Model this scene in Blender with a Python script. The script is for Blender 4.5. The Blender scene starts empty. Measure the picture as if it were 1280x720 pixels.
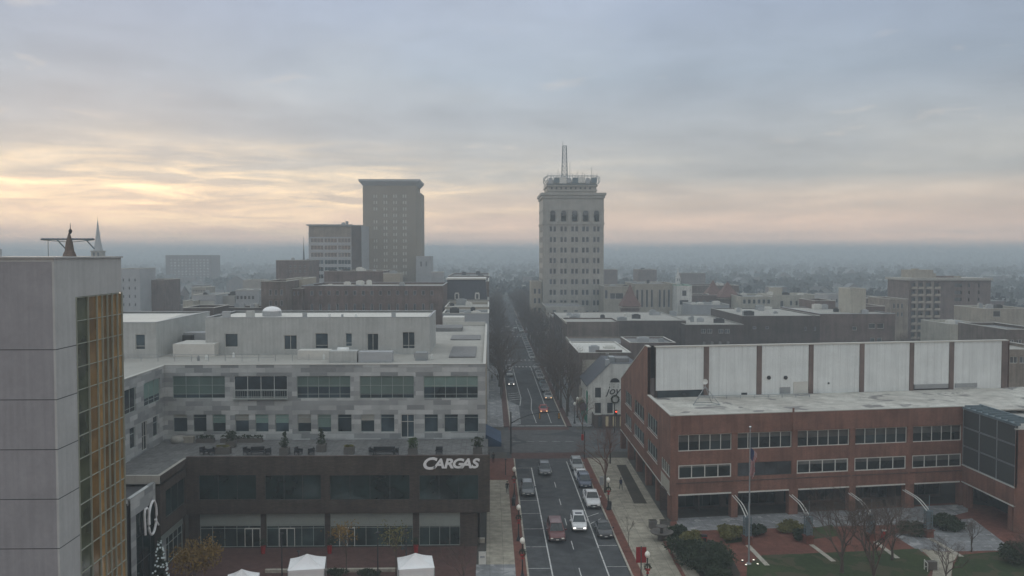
import bpy, bmesh, math, random
import numpy as np
from mathutils import Vector, Matrix
random.seed(7); RNG = np.random.default_rng(7)
R = math.radians
C = bpy.context.scene.collection
scene = bpy.context.scene
# ------------------------------------------------------------------ camera
H = 34.0; F = 1100.0; PITCH = 2.19; YAW = 1.46
cam = bpy.data.cameras.new('camera'); cam.lens = 36*F/1280; cam.sensor_width = 36
cam.clip_start = 0.5; cam.clip_end = 30000
co = bpy.data.objects.new('camera', cam); C.objects.link(co)
co.location = (0, 0, H); co.rotation_euler = (R(90-PITCH), 0, R(-YAW)); scene.camera = co
CM = co.rotation_euler.to_matrix()
def ray(px, py): return (CM @ Vector((px-640, -(py-360), -F)))
def gp(px, py, z=0.0):
    d = ray(px, py); t = (z-H)/d.z
    return Vector((d.x*t, d.y*t, z))
def dp(px, py, Y):
    d = ray(px, py); t = Y/d.y
    return Vector((d.x*t, Y, H+d.z*t))
def hit(px, py, p0, u):            # vertical plane through p0 along unit u -> (s, z)
    d = ray(px, py); n = (u[1], -u[0])
    t = (p0[0]*n[0]+p0[1]*n[1])/(d.x*n[0]+d.y*n[1])
    x, y = d.x*t, d.y*t
    return ((x-p0[0])*u[0]+(y-p0[1])*u[1], H+d.z*t)
# ------------------------------------------------------------------ materials
MATS = {}
def newmat(name):
    m = bpy.data.materials.new(name); m.use_nodes = True
    nt = m.node_tree; b = nt.nodes['Principled BSDF']; MATS[name] = m
    return m, nt, b
def N(nt, t, **k):
    n = nt.nodes.new(t)
    for a, v in k.items():
        if a.startswith('_'): n.inputs[a[1:].replace('_', ' ')].default_value = v
        else: setattr(n, a, v)
    return n
def mixc(nt, fac, a, b, blend='MIX'):
    m = N(nt, 'ShaderNodeMix', data_type='RGBA', blend_type=blend)
    for s, v in ((0, fac), (6, a), (7, b)):
        if hasattr(v, 'links'): nt.links.new(v, m.inputs[s])
        else: m.inputs[s].default_value = v if s == 0 else (*v[:3], 1)
    return m.outputs[2]
def ramp(nt, src, stops, interp='LINEAR'):
    r = N(nt, 'ShaderNodeValToRGB'); r.color_ramp.interpolation = interp
    e = r.color_ramp.elements
    while len(e) < len(stops): e.new(0.5)
    for i, (p, c) in enumerate(stops):
        e[i].position = p; e[i].color = (*c, 1) if len(c) == 3 else c
    nt.links.new(src, r.inputs[0]); return r.outputs[0]
def objco(nt): return N(nt, 'ShaderNodeTexCoord').outputs['Object']
def noise(nt, scale, detail=4, vec=None, rough=.55, dist=0):
    n = N(nt, 'ShaderNodeTexNoise', _Scale=scale, _Detail=detail, _Roughness=rough, _Distortion=dist)
    nt.links.new(vec if vec is not None else objco(nt), n.inputs['Vector']); return n.outputs['Fac']
def bump(nt, b, src, strength, dist=.05):
    n = N(nt, 'ShaderNodeBump', _Strength=strength, _Distance=dist)
    nt.links.new(src, n.inputs['Height']); nt.links.new(n.outputs[0], b.inputs['Normal'])
def mat(name, c, rough=.8, var=.25, scale=.6, metal=0, spec=.3, fine=True, bmp=.15, rnd=0, streak=0, seams=None):
    """weathered plain surface: base colour, broad stains and a fine grain"""
    m, nt, b = newmat(name)
    lo = [v*(1-var) for v in c]; hi = [min(.92, v*(1+var*.7)) for v in c]
    n1 = noise(nt, scale, 5); col = ramp(nt, n1, [(.3, lo), (.7, hi)])
    if fine:
        n2 = noise(nt, scale*11, 3)
        col = mixc(nt, .35, col, ramp(nt, n2, [(.35, [v*(1-var) for v in c]), (.65, hi)]))
        if bmp: bump(nt, b, n2, bmp)
    if streak:
        v, z_ = wallvec(nt); mp = N(nt, 'ShaderNodeMapping'); nt.links.new(v, mp.inputs[0]); mp.inputs['Scale'].default_value = (2.2, .09, 1)
        col = mixc(nt, 1.0, col, ramp(nt, noise(nt, 1.0, 6, mp.outputs[0], .65), [(.36, (1-streak,)*3), (.6, (1.04,)*3)]), 'MULTIPLY')
        mp = N(nt, 'ShaderNodeMapping'); nt.links.new(v, mp.inputs[0]); mp.inputs['Scale'].default_value = (.35, .5, 1)
        col = mixc(nt, 1.0, col, ramp(nt, noise(nt, 1.0, 4, mp.outputs[0], .55), [(.3, (1-streak*.8,)*3), (.7, (1.05,)*3)]), 'MULTIPLY')
    if seams:
        v, z_ = wallvec(nt); t = N(nt, 'ShaderNodeTexBrick', _Scale=1.0, offset=0.0); nt.links.new(v, t.inputs['Vector'])
        t.inputs['Color1'].default_value = (1, 1, 1, 1); t.inputs['Color2'].default_value = (.95, .95, .95, 1); t.inputs['Mortar'].default_value = (.62, .62, .62, 1)
        t.inputs['Brick Width'].default_value = seams[0]; t.inputs['Row Height'].default_value = seams[1]; t.inputs['Mortar Size'].default_value = seams[2]
        col = mixc(nt, 1.0, col, t.outputs[0], 'MULTIPLY')
    if rnd:
        oi = N(nt, 'ShaderNodeObjectInfo')
        rr = ramp(nt, oi.outputs['Random'], [(0, [1-rnd]*3), (1, [1+rnd]*3)])
        col = mixc(nt, 1.0, col, rr, 'MULTIPLY')
    nt.links.new(col, b.inputs['Base Color'])
    b.inputs['Roughness'].default_value = rough; b.inputs['Metallic'].default_value = metal
    b.inputs['Specular IOR Level'].default_value = spec
    return m
def wallvec(nt):                     # (x+y, z) so that bricks lie right on every wall
    s = N(nt, 'ShaderNodeSeparateXYZ'); nt.links.new(objco(nt), s.inputs[0])
    a = N(nt, 'ShaderNodeMath', operation='ADD'); nt.links.new(s.outputs[0], a.inputs[0]); nt.links.new(s.outputs[1], a.inputs[1])
    c = N(nt, 'ShaderNodeCombineXYZ'); nt.links.new(a.outputs[0], c.inputs[0]); nt.links.new(s.outputs[2], c.inputs[1])
    return c.outputs[0], s.outputs[2]
def brick(name, c1, c2, mortar, bw=.24, bh=.08, stain=.35, rough=.9):
    m, nt, b = newmat(name); v, z = wallvec(nt)
    t = N(nt, 'ShaderNodeTexBrick', _Scale=1.0); nt.links.new(v, t.inputs['Vector'])
    t.inputs['Color1'].default_value = (*c1, 1); t.inputs['Color2'].default_value = (*c2, 1); t.inputs['Mortar'].default_value = (*mortar, 1)
    t.inputs['Mortar Size'].default_value = .008; t.inputs['Brick Width'].default_value = bw; t.inputs['Row Height'].default_value = bh
    n = noise(nt, .35, 6); st = ramp(nt, n, [(.3, (1-stain,)*3), (.7, (1.12,)*3)])
    mp = N(nt, 'ShaderNodeMapping'); nt.links.new(v, mp.inputs[0]); mp.inputs['Scale'].default_value = (1.6, .12, 1)
    n2 = noise(nt, 1.0, 4, mp.outputs[0]); st2 = ramp(nt, n2, [(.35, (.8,)*3), (.6, (1.05,)*3)])
    col = mixc(nt, 1.0, mixc(nt, 1.0, t.outputs[0], st, 'MULTIPLY'), st2, 'MULTIPLY')
    nt.links.new(col, b.inputs['Base Color']); b.inputs['Roughness'].default_value = rough; b.inputs['Specular IOR Level'].default_value = .2
    return m
def panels(name, cols, w, h, off=.5, joint=.0, rough=.6, stops=None):
    m, nt, b = newmat(name); v, z = wallvec(nt)
    t = N(nt, 'ShaderNodeTexBrick', _Scale=1.0, offset=off); nt.links.new(v, t.inputs['Vector'])
    t.inputs['Color1'].default_value = (0, 0, 0, 1); t.inputs['Color2'].default_value = (1, 1, 1, 1); t.inputs['Mortar'].default_value = (.5, .5, .5, 1)
    t.inputs['Mortar Size'].default_value = joint; t.inputs['Brick Width'].default_value = w; t.inputs['Row Height'].default_value = h
    k = len(cols); st = stops or [i/k for i in range(k)]
    col = ramp(nt, t.outputs[0], list(zip(st, cols)), 'CONSTANT')
    n = noise(nt, .5, 5); col = mixc(nt, 1.0, col, ramp(nt, n, [(.3, (.82,)*3), (.7, (1.08,)*3)]), 'MULTIPLY')
    nt.links.new(col, b.inputs['Base Color']); b.inputs['Roughness'].default_value = rough; b.inputs['Specular IOR Level'].default_value = .3
    return m
def glass(name, c, rough=.12, var=.6, scale=.35, spec=.6):
    m, nt, b = newmat(name)
    oi = N(nt, 'ShaderNodeObjectInfo'); g = N(nt, 'ShaderNodeNewGeometry')
    ad = N(nt, 'ShaderNodeVectorMath', operation='MULTIPLY_ADD'); nt.links.new(g.outputs['Position'], ad.inputs[0]); ad.inputs[1].default_value = (1, 1, 1)
    nt.links.new(oi.outputs['Random'], ad.inputs[2])
    n = noise(nt, scale, 3, ad.outputs[0]); col = ramp(nt, n, [(.35, [v*(1-var) for v in c]), (.65, [v*(1+var) for v in c])])
    rr = ramp(nt, oi.outputs['Random'], [(0, (.6,)*3), (1, (1.5,)*3)]); col = mixc(nt, 1.0, col, rr, 'MULTIPLY')
    nt.links.new(col, b.inputs['Base Color']); b.inputs['Roughness'].default_value = rough; b.inputs['Specular IOR Level'].default_value = spec
    bump(nt, b, noise(nt, .8, 2, g.outputs['Position']), .04)
    return m
def emit(name, c, s, base=(.8, .8, .8)):
    m, nt, b = newmat(name); b.inputs['Emission Color'].default_value = (*c, 1); b.inputs['Emission Strength'].default_value = s
    n = noise(nt, 3.0); nt.links.new(ramp(nt, n, [(.3, [v*.9 for v in base]), (.7, base)]), b.inputs['Base Color']); return m
def paint(name, c, rough=.35):
    m, nt, b = newmat(name); n = noise(nt, 2.5, 4)
    nt.links.new(ramp(nt, n, [(.3, [v*.82 for v in c]), (.75, c)]), b.inputs['Base Color'])
    b.inputs['Roughness'].default_value = rough; b.inputs['Coat Weight'].default_value = .6; b.inputs['Coat Roughness'].default_value = .08
    return m
def ground_mat(name, c1, c2, s1=.05, s2=1.5, patches=None, rough=.95, joints=None, joint_c=None):
    m, nt, b = newmat(name); v = objco(nt)
    col = ramp(nt, noise(nt, s1, 6, v), [(.35, c1), (.65, c2)])
    n2 = noise(nt, s2, 5, v); col = mixc(nt, 1.0, col, ramp(nt, n2, [(.3, (.72,)*3), (.7, (1.18,)*3)]), 'MULTIPLY')
    n3 = noise(nt, s2*9, 2, v); col = mixc(nt, 1.0, col, ramp(nt, n3, [(.3, (.85,)*3), (.7, (1.12,)*3)]), 'MULTIPLY')
    if patches:
        p = ramp(nt, noise(nt, patches[0], 3, v, .5, .6), [(patches[1], (0,)*3), (patches[1]+.03, (1,)*3)]); col = mixc(nt, p, col, patches[2])
    if joints:
        t = N(nt, 'ShaderNodeTexBrick', _Scale=1.0, offset=joints[3] if len(joints) > 3 else 0.0); nt.links.new(v, t.inputs['Vector'])
        t.inputs['Color1'].default_value = (1, 1, 1, 1); t.inputs['Color2'].default_value = (.84, .84, .84, 1); jc = joint_c or (.45, .45, .45); t.inputs['Mortar'].default_value = (*jc, 1)
        t.inputs['Brick Width'].default_value = joints[0]; t.inputs['Row Height'].default_value = joints[1]; t.inputs['Mortar Size'].default_value = joints[2]
        col = mixc(nt, 1.0, col, t.outputs[0], 'MULTIPLY')
    nt.links.new(col, b.inputs['Base Color']); b.inputs['Roughness'].default_value = rough; b.inputs['Specular IOR Level'].default_value = .25
    bump(nt, b, n3, .2, .02)
    return m
M = MATS
mat('tower_panel', (.30, .292, .305), .6, .12, .25, streak=.09, seams=(4.2, 40, .012))
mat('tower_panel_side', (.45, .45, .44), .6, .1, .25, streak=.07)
mat('joint_dark', (.06, .06, .065), .8)
glass('amber_glass', (.26, .15, .05), .15, .3, .5); glass('olive_glass', (.045, .05, .03), .12)
mat('mullion_pale', (.33, .34, .28), .45, .1)
mat('white_metal', (.68, .7, .68), .45, .08); mat('grey_metal', (.3, .32, .33), .45, .15, metal=.3); mat('dark_metal', (.03, .032, .035), .45, .2)
panels('mosaic_panel', [(.24, .25, .25), (.37, .38, .375), (.30, .31, .31), (.46, .47, .46)], 2.3, .62, joint=.014)
brick('brown_brick', (.062, .05, .043), (.095, .075, .062), (.06, .055, .05), .4, .1)
brick('red_brick', (.185, .08, .057), (.245, .11, .078), (.22, .17, .14), stain=.3)
brick('dull_brick', (.15, .105, .095), (.19, .135, .12), (.19, .17, .155))
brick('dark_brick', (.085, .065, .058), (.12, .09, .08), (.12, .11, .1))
brick('tan_brick', (.27, .22, .18), (.32, .27, .22), (.3, .27, .23))
brick('brownish_brick', (.15, .12, .105), (.2, .155, .135), (.18, .165, .15))
brick('white_painted_brick', (.62, .62, .58), (.7, .7, .66), (.48, .48, .45), stain=.2)
mat('limestone', (.35, .335, .30), .85, .15, .15, streak=.15); mat('cream', (.43, .41, .35), .85, .15, .2, streak=.18); mat('beige', (.36, .33, .28), .85, .18, .2, streak=.18)
mat('concrete', (.36, .35, .33), .85, .2, .4); mat('stucco_white', (.42, .43, .415), .85, .12, .3, streak=.14); mat('stucco_grey', (.36, .37, .38), .85, .15, .3)
mat('tan_stone', (.36, .32, .26), .85, .15, .2); mat('slate', (.07, .075, .09), .7, .3, 2); mat('copper_green', (.16, .36, .29), .7, .2, 1)
mat('light_roof', (.36, .35, .32), .9, .2, .15); mat('white_roof', (.58, .57, .53), .9, .12, .2); mat('grey_roof', (.2, .2, .2), .9, .3, .15); mat('dark_roof', (.06, .06, .062), .9, .35, .15)
mat('white_panel', (.66, .69, .68), .6, .08, .25, streak=.08, seams=(1.22, 40, .015)); mat('coping', (.48, .47, .43), .7, .1)
ground_mat('stained_roof', (.42, .4, .36), (.56, .55, .5), .12, .6, (.28, .6, (.22, .21, .2)))
glass('dark_glass', (.018, .024, .026)); glass('blue_glass', (.03, .045, .055)); glass('teal_glass', (.015, .03, .03)); glass('town_glass', (.045, .052, .06), .3); mat('hotel_wall', (.27, .235, .19), .9, .15, .2)
glass('blind_teal', (.13, .2, .18), .4, .12); glass('blind_dim', (.07, .072, .068), .4, .3, 1.2); glass('blind_grey', (.3, .3, .27), .6, .1); glass('store_glass', (.025, .04, .04))
mat('store_band', (.24, .27, .25), .5, .12, 1.0); mat('frame_pale', (.32, .36, .34), .5, .1); mat('frame_white', (.55, .55, .51), .5, .08); mat('frame_dark', (.05, .055, .055), .5, .1)
mat('signal_red', (.3, .018, .018), .5, .15); mat('amber_lens', (.6, .3, .03), .4, .1); mat('banner_red', (.24, .015, .02), .7, .2)
mat('wood', (.16, .1, .06), .8, .25, 2); mat('bark', (.085, .068, .055), .95, .3, 3); mat('twig', (.10, .075, .062), .95, .3, 1.5, fine=False); mat('twig_red', (.16, .085, .065), .95, .25, 1.5, fine=False)
mat('far_wall', (.26, .26, .24), .9, .2, .3, rnd=.35); mat('far_roof', (.12, .12, .125), .9, .3, .4, rnd=.5)
mat('leaf_dark', (.035, .05, .025), .8, .45, 1.2, fine=False, bmp=0); mat('leaf_green', (.05, .08, .03), .8, .45, 1.2, fine=False, bmp=0)
mat('leaf_amber', (.2, .125, .03), .8, .4, 1.0, fine=False, bmp=0); mat('leaf_yellow', (.2, .13, .03), .8, .4, 1.0, fine=False, bmp=0); mat('leaf_olive', (.14, .13, .04), .8, .4, 1.2, fine=False, bmp=0)
mat('far_trees', (.04, .038, .036), 1, .5, .02, fine=False, bmp=0, spec=0)
mat('rubber', (.02, .02, .02), .9, .2); mat('chrome', (.6, .6, .6), .2, .1, metal=1); mat('tent_white', (.8, .8, .8), .7, .05, 1.0); mat('skin', (.4, .24, .17), .7, .1)
mat('lattice', (.13, .17, .19), .6, .2); mat('planter', (.12, .11, .1), .8, .2); mat('flag_stripes', (.5, .1, .1)); mat('globe', (.8, .78, .7), .3, .05)
mat('joy_ink', (.02, .02, .02), .6); mat('green_paint', (.02, .2, .13), .6, .15); mat('awning_blue', (.03, .055, .10), .8, .2); mat('hair', (.03, .02, .015), .8)
mat('coat_black', (.02, .02, .022), .9); mat('coat_blue', (.02, .03, .07), .9); mat('coat_olive', (.06, .06, .04), .9); mat('trousers', (.025, .028, .035), .9)
emit('lamp_on', (1, .95, .85), 3.5); emit('lamp_warm', (1, .55, .2), 2); emit('lamp_soft', (1, .9, .7), 1.2); emit('light_dots', (.8, .95, 1), .12, (.45, .5, .5)); emit('lit_pane', (1, .8, .45), .08, (.3, .27, .2))
ground_mat('asphalt', (.06, .063, .067), (.09, .093, .096), .05, .8, (.11, .56, (.046, .048, .052)), joints=(3.05, 60, .03), joint_c=(.7, .7, .7))
ground_mat('asphalt_cross', (.08, .082, .085), (.11, .11, .11), .06, .9, (.16, .57, (.055, .057, .06)))
ground_mat('pale_concrete', (.3, .275, .22), (.37, .34, .275), .08, 1.0, joints=(1.5, 1.5, .02))
ground_mat('cool_concrete', (.2, .205, .21), (.27, .275, .28), .15, 1.0, (.7, .58, (.34, .34, .34)), joints=(1.5, 1.5, .02))
ground_mat('brick_paving', (.15, .06, .045), (.21, .085, .06), .1, 1.2, joints=(.2, .1, .008, .5))
ground_mat('dim_brick_paving', (.095, .052, .045), (.13, .07, .06), .1, 1.2, joints=(.2, .1, .008, .5))
ground_mat('kerb_stone', (.34, .32, .27), (.42, .39, .33), .3, 2)
ground_mat('road_paint', (.5, .5, .48), (.62, .62, .6), .3, 2.5, (1.8, .62, (.2, .2, .2)))
ground_mat('lawn', (.026, .042, .014), (.046, .062, .022), .12, 1.6, (.35, .54, (.06, .055, .03)))
ground_mat('town_ground', (.05, .05, .045), (.085, .08, .07), .01, .12)
ground_mat('hill_ground', (.035, .038, .034), (.06, .06, .05), .003, .02, (.0035, .6, (.095, .09, .065)))
ground_mat('terrace_paving', (.14, .14, .14), (.19, .19, .185), .2, 1.5, joints=(.6, .6, .015)); ground_mat('planting_bed', (.04, .036, .028), (.06, .05, .038), .3, 3)
# ------------------------------------------------------------------ objects
def obj(name, me, parent=None):
    o = bpy.data.objects.new(name, me); C.objects.link(o)
    if parent is not None: o.parent = parent
    return o
def tag(o, label=None, cat=None, group=None, kind=None):
    if label: o['label'] = label
    if cat: o['category'] = cat
    if group: o['group'] = group
    if kind: o['kind'] = kind
    return o
def thing(name, label, cat, loc=(0, 0, 0), rz=0, group=None):
    o = obj(name, None); o.location = loc; o.rotation_euler = (0, 0, rz); o.empty_display_size = .5
    return tag(o, label, cat, group)
def dup(root, loc, rz=0, label=None, group=None, scale=None):
    r = root.copy(); C.objects.link(r); r.location = loc; r.rotation_euler = (0, 0, rz)
    if scale: r.scale = (scale,)*3
    if label: r['label'] = label
    if group: r['group'] = group
    for ch in list(root.children):
        c = ch.copy(); C.objects.link(c); c.parent = r
        for g in ch.children:
            d = g.copy(); C.objects.link(d); d.parent = c
    return r
class MB:
    def __init__(s): s.v = []; s.f = []; s.m = []; s.cur = 0
    def quad(s, a, b, c, d): s.poly([a, b, c, d])
    def poly(s, pts):
        n = len(s.v); s.v += [tuple(p) for p in pts]; s.f.append(tuple(range(n, n+len(pts)))); s.m.append(s.cur)
    def box(s, x0, x1, y0, y1, z0, z1, mx=None):
        P = [Vector(p) for p in ((x0,y0,z0),(x1,y0,z0),(x1,y1,z0),(x0,y1,z0),(x0,y0,z1),(x1,y0,z1),(x1,y1,z1),(x0,y1,z1))]
        if mx: P = [mx @ p for p in P]
        n = len(s.v); s.v += [tuple(p) for p in P]
        for f in ((0,3,2,1),(4,5,6,7),(0,1,5,4),(1,2,6,5),(2,3,7,6),(3,0,4,7)): s.f.append(tuple(n+i for i in f)); s.m.append(s.cur)
        return s
    def tube(s, pts, rad, n=6, cap=True):
        pts = [Vector(p) for p in pts]; rs = rad if isinstance(rad, (list, tuple)) else [rad]*len(pts)
        base = len(s.v)
        for i, p in enumerate(pts):
            t = (pts[min(i+1, len(pts)-1)]-pts[max(i-1, 0)]).normalized()
            a = t.orthogonal().normalized() if abs(t.z) < .99 else Vector((1, 0, 0)); a = (a-t*a.dot(t)).normalized(); b = t.cross(a)
            if abs(t.z) < .99: a = t.cross(Vector((0, 0, 1))).normalized(); b = t.cross(a)
            for k in range(n):
                th = 2*math.pi*k/n; s.v.append(tuple(p+a*math.cos(th)*rs[i]+b*math.sin(th)*rs[i]))
        for i in range(len(pts)-1):
            for k in range(n):
                k2 = (k+1) % n; s.f.append((base+i*n+k, base+i*n+k2, base+(i+1)*n+k2, base+(i+1)*n+k)); s.m.append(s.cur)
        if cap:
            s.f.append(tuple(base+k for k in range(n))[::-1]); s.m.append(s.cur); e = base+(len(pts)-1)*n
            s.f.append(tuple(e+k for k in range(n))); s.m.append(s.cur)
        return s
    def lathe(s, prof, c=(0, 0, 0), n=16):       # prof = [(r, z)]
        base = len(s.v)
        for r, z in prof:
            for k in range(n):
                th = 2*math.pi*k/n; s.v.append((c[0]+r*math.cos(th), c[1]+r*math.sin(th), c[2]+z))
        for i in range(len(prof)-1):
            for k in range(n):
                k2 = (k+1) % n; s.f.append((base+i*n+k, base+i*n+k2, base+(i+1)*n+k2, base+(i+1)*n+k)); s.m.append(s.cur)
        s.f.append(tuple(base+k for k in range(n))[::-1]); s.m.append(s.cur); e = base+(len(prof)-1)*n
        s.f.append(tuple(e+k for k in range(n))); s.m.append(s.cur)
        return s
    def prism(s, pts, z0, z1):
        pts = [tuple(p[:2]) for p in pts]
        if sum(pts[i][0]*pts[(i+1) % len(pts)][1]-pts[(i+1) % len(pts)][0]*pts[i][1] for i in range(len(pts))) < 0: pts = pts[::-1]
        n = len(pts); s.poly([(*p, z1) for p in pts]); s.poly([(*p, z0) for p in pts[::-1]])
        for i in range(n):
            a, b = pts[i], pts[(i+1) % n]; s.poly([(*a, z0), (*b, z0), (*b, z1), (*a, z1)])
        return s
    def mesh(s, name, mats, smooth=False):
        me = bpy.data.meshes.new(name); me.from_pydata(s.v, [], s.f)
        for m in (mats if isinstance(mats, (list, tuple)) else [mats]): me.materials.append(M[m] if isinstance(m, str) else m)
        me.polygons.foreach_set('material_index', s.m)
        if smooth: me.polygons.foreach_set('use_smooth', [True]*len(s.f))
        me.update(); return me
    def build(s, name, mats, parent=None, smooth=False): return obj(name, s.mesh(name, mats, smooth), parent)
def sheet(name, poly, z, m, kind='structure'):
    b = MB(); b.poly([(p[0], p[1], z) for p in poly]); o = b.build(name, m); me = o.data
    if me.polygons[0].normal.z < 0: me.flip_normals()
    return tag(o, kind=kind)
def slab(name, poly, z0, z1, m): return tag(MB().prism(poly, z0, z1).build(name, m), kind='structure')
# ---- walls with real openings
def wall(mb, p0, u, L, z0, z1, ops=(), inset=.22):
    n = (-u[1], u[0])                                   # inward
    P = lambda s, z, d=0: (p0[0]+u[0]*s+n[0]*d, p0[1]+u[1]*s+n[1]*d, z)
    ops = [(max(0, a), min(L, b), max(z0, c), min(z1, d)) for a, b, c, d in ops]
    ops = [o for o in ops if o[1]-o[0] > .05 and o[3]-o[2] > .05]
    xs = sorted({0, L, *[o[0] for o in ops], *[o[1] for o in ops]})
    zrows = sorted({z0, z1, *[o[2] for o in ops], *[o[3] for o in ops]})
    for za, zb in zip(zrows, zrows[1:]):
        if zb-za < 1e-5: continue
        start = None
        for xa, xb in list(zip(xs, xs[1:]))+[(L, None)]:
            inside = xb is None or any(o[0]-1e-5 <= xa and xb <= o[1]+1e-5 and o[2]-1e-5 <= za and zb <= o[3]+1e-5 for o in ops)
            if not inside and start is None: start = xa
            if inside and start is not None:
                if xa-start > 1e-5: mb.quad(P(start, za), P(xa, za), P(xa, zb), P(start, zb))
                start = None
    for a, b, c, d in ops:
        mb.quad(P(a, c), P(b, c), P(b, c, inset), P(a, c, inset)); mb.quad(P(a, d, inset), P(b, d, inset), P(b, d), P(a, d))
        mb.quad(P(a, c), P(a, c, inset), P(a, d, inset), P(a, d)); mb.quad(P(b, c, inset), P(b, c), P(b, d), P(b, d, inset))
WC = {}; BR = random.Random(2)
def window(root, p0, u, op, z_in=0, nx=2, nz=1, fw=.06, fm='frame_pale', gm='dark_glass', blind=None, bf=.5, inset=.22, rail=None, name='window', pane='pane', simple=False, door=None, label=None):
    a, b, c, d = op; w, h = b-a, d-c
    if w < .05 or h < .05: return
    if blind == 'mix_dark': blind, bf = ('blind_dim', BR.choice((.15, .3, .45)))
    if blind == 'mix': q = BR.random(); blind, bf = (None, 0) if q < .45 else (BR.choice(('blind_grey', 'blind_teal')), BR.choice((.2, .35, .5, .75)))
    key = (round(w, 2), round(h, 2), nx, nz, fw, fm, gm, blind, round(bf, 2), str(rail), simple, name, door)
    if key not in WC:
        w, h = round(w, 2), round(h, 2)
        f = MB(); f.box(0, fw, -.03, .05, 0, h); f.box(w-fw, w, -.03, .05, 0, h); f.box(fw, w-fw, -.03, .05, 0, fw); f.box(fw, w-fw, -.03, .05, h-fw, h)
        for i in range(1, nx): x = w*i/nx; f.box(x-fw*.45, x+fw*.45, -.024, .05, fw, h-fw)
        for z in (rail or [h*j/nz for j in range(1, nz)]): f.box(fw, w-fw, -.02, .046, z-fw*.4, z+fw*.4)
        if simple: f.cur = 1; f.quad((fw, .04, fw), (w-fw, .04, fw), (w-fw, .04, h-fw), (fw, .04, h-fw))
        fr = f.mesh(name, [fm, gm])
        pm = bm_ = None
        if not simple:
            zt = h-fw if not blind else h-fw-(h-2*fw)*bf
            g = MB(); g.box(fw*.5, w-fw*.5, .03, .045, fw*.5, zt); pm = g.mesh(pane, gm)
            if blind: g = MB(); g.box(fw*.5, w-fw*.5, .028, .042, zt, h-fw*.5); bm_ = g.mesh('blind', blind)
        WC[key] = (fr, pm, bm_)
    fr, pm, bm_ = WC[key]; n = (-u[1], u[0])
    o = obj(name, fr, root); o.location = (p0[0]+u[0]*a+n[0]*(inset-.06), p0[1]+u[1]*a+n[1]*(inset-.06), c); o.rotation_euler = (0, 0, math.atan2(u[1], u[0]))
    if label: o['label'] = label
    if pm: obj(pane, pm, o)
    if bm_: obj('blind', bm_, o)
    return o
def grid(s0, s1, n, fill, z0, z1, m, zfill):
    """n columns and m rows of openings between s0..s1 and z0..z1"""
    out = []; w = (s1-s0)/n; h = (z1-z0)/m
    for j in range(m):
        for i in range(n): out.append((s0+w*(i+.5-fill/2), s0+w*(i+.5+fill/2), z0+h*(j+.5-zfill/2), z0+h*(j+.5+zfill/2)))
    return out
emit('lamp_red', (1, .08, .03), 2.5, (.4, .02, .02)); mat('lamp_white', (.75, .75, .75), .5, .05)
# ================================================================== setting
tag(MB().box(-5300, 5300, -150, 5300, -.6, 0).build('ground', 'town_ground'), kind='structure')
LK, RK = 4.15, 14.95                                   # kerb lines of the street
sheet('street', [(LK-1.2, 55), (RK+2, 55), (RK+2, 700), (LK-1.2, 700)], .004, 'asphalt')
CROSS = [(150, 169), (268, 281), (365, 378)]
for i, (a, b) in enumerate(CROSS): sheet('cross_street', [(-160, a), (210, a), (210, b), (-160, b)], .008, 'asphalt_cross')
for a, b in ((145.2, 149.6), (169.2, 171.8)): sheet('brick_crossing', [(LK-.5, a), (RK+.5, a), (RK+.5, b), (LK-.5, b)], .012, 'dim_brick_paving')
def walk(name, poly, m, z=.13): slab(name, poly, 0, z, m)
def kerb(x0, x1, y0, y1): tag(MB().box(x0, x1, y0, y1, 0, .145).build('kerb', 'kerb_stone'), kind='structure')
blocks = [(50, 145), (172, 267), (282, 364), (379, 560)]
for a, b in blocks:
    near = a == 50
    walk('brick_strip', [(2.75, a), (LK-.2, a), (LK-.2, b), (2.75, b)], 'brick_paving' if near else 'dim_brick_paving'); kerb(LK-.2, LK, a, b)
    walk('brick_strip', [(RK+.2, a), (16.2, a), (16.2, b), (RK+.2, b)], 'brick_paving' if near else 'dim_brick_paving'); kerb(RK, RK+.2, a, b)
    if near:
        walk('sidewalk', [(-.4, 95), (2.75, 95), (2.75, 118), (-.4, 118)], 'pale_concrete')
        walk('sidewalk', [(-.4, 118), (2.75, 118), (2.75, 131), (-.4, 131)], 'pale_concrete'); walk('brick_strip', [(-.4, 131), (2.75, 131), (2.75, b), (-.4, b)], 'brick_paving')
        walk('plaza_paving', [(-1.5, a), (2.75, a), (2.75, 95), (-1.5, 95)], 'cool_concrete')
        walk('sidewalk', [(16.2, a), (21.5, a), (22.9, b), (16.2, b)], 'pale_concrete')
    else:
        walk('sidewalk', [(-.5, a), (2.75, a), (2.75, b), (-.5, b)], 'cool_concrete'); walk('sidewalk', [(16.2, a), (20.5, a), (20.5, b), (16.2, b)], 'cool_concrete')
# kerb bulb on the left beyond the crossing
walk('kerb_extension', [(LK, 172), (LK+2.1, 175), (LK+2.4, 196), (LK, 203)], 'cool_concrete', .14)
def paintline(pts, w, z=.016):
    b = MB()
    for (x0, y0), (x1, y1) in pts:
        d = Vector((x1-x0, y1-y0)).normalized(); n = Vector((-d.y, d.x))*w/2
        b.poly([(x0-n.x, y0-n.y, z), (x0+n.x, y0+n.y, z), (x1+n.x, y1+n.y, z), (x1-n.x, y1-n.y, z)])
    o = b.build('road_marking', 'road_paint')
    me = o.data; bm = bmesh.new(); bm.from_mesh(me)
    for f in bm.faces:
        if f.normal.z < 0: f.normal_flip()
    bm.to_mesh(me); return tag(o, kind='structure')
paintline([((6.65, 60), (6.65, 139))], .14); paintline([((12.6, 60), (12.6, 143))], .14)
paintline([((9.66, y), (9.66, y+3)) for y in range(64, 142, 9)], .1)
for py in (625.75, 642, 661.25, 683.75, 710.75): y = gp(660, py).y; paintline([((LK, y), (6.6, y))], .1)
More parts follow.
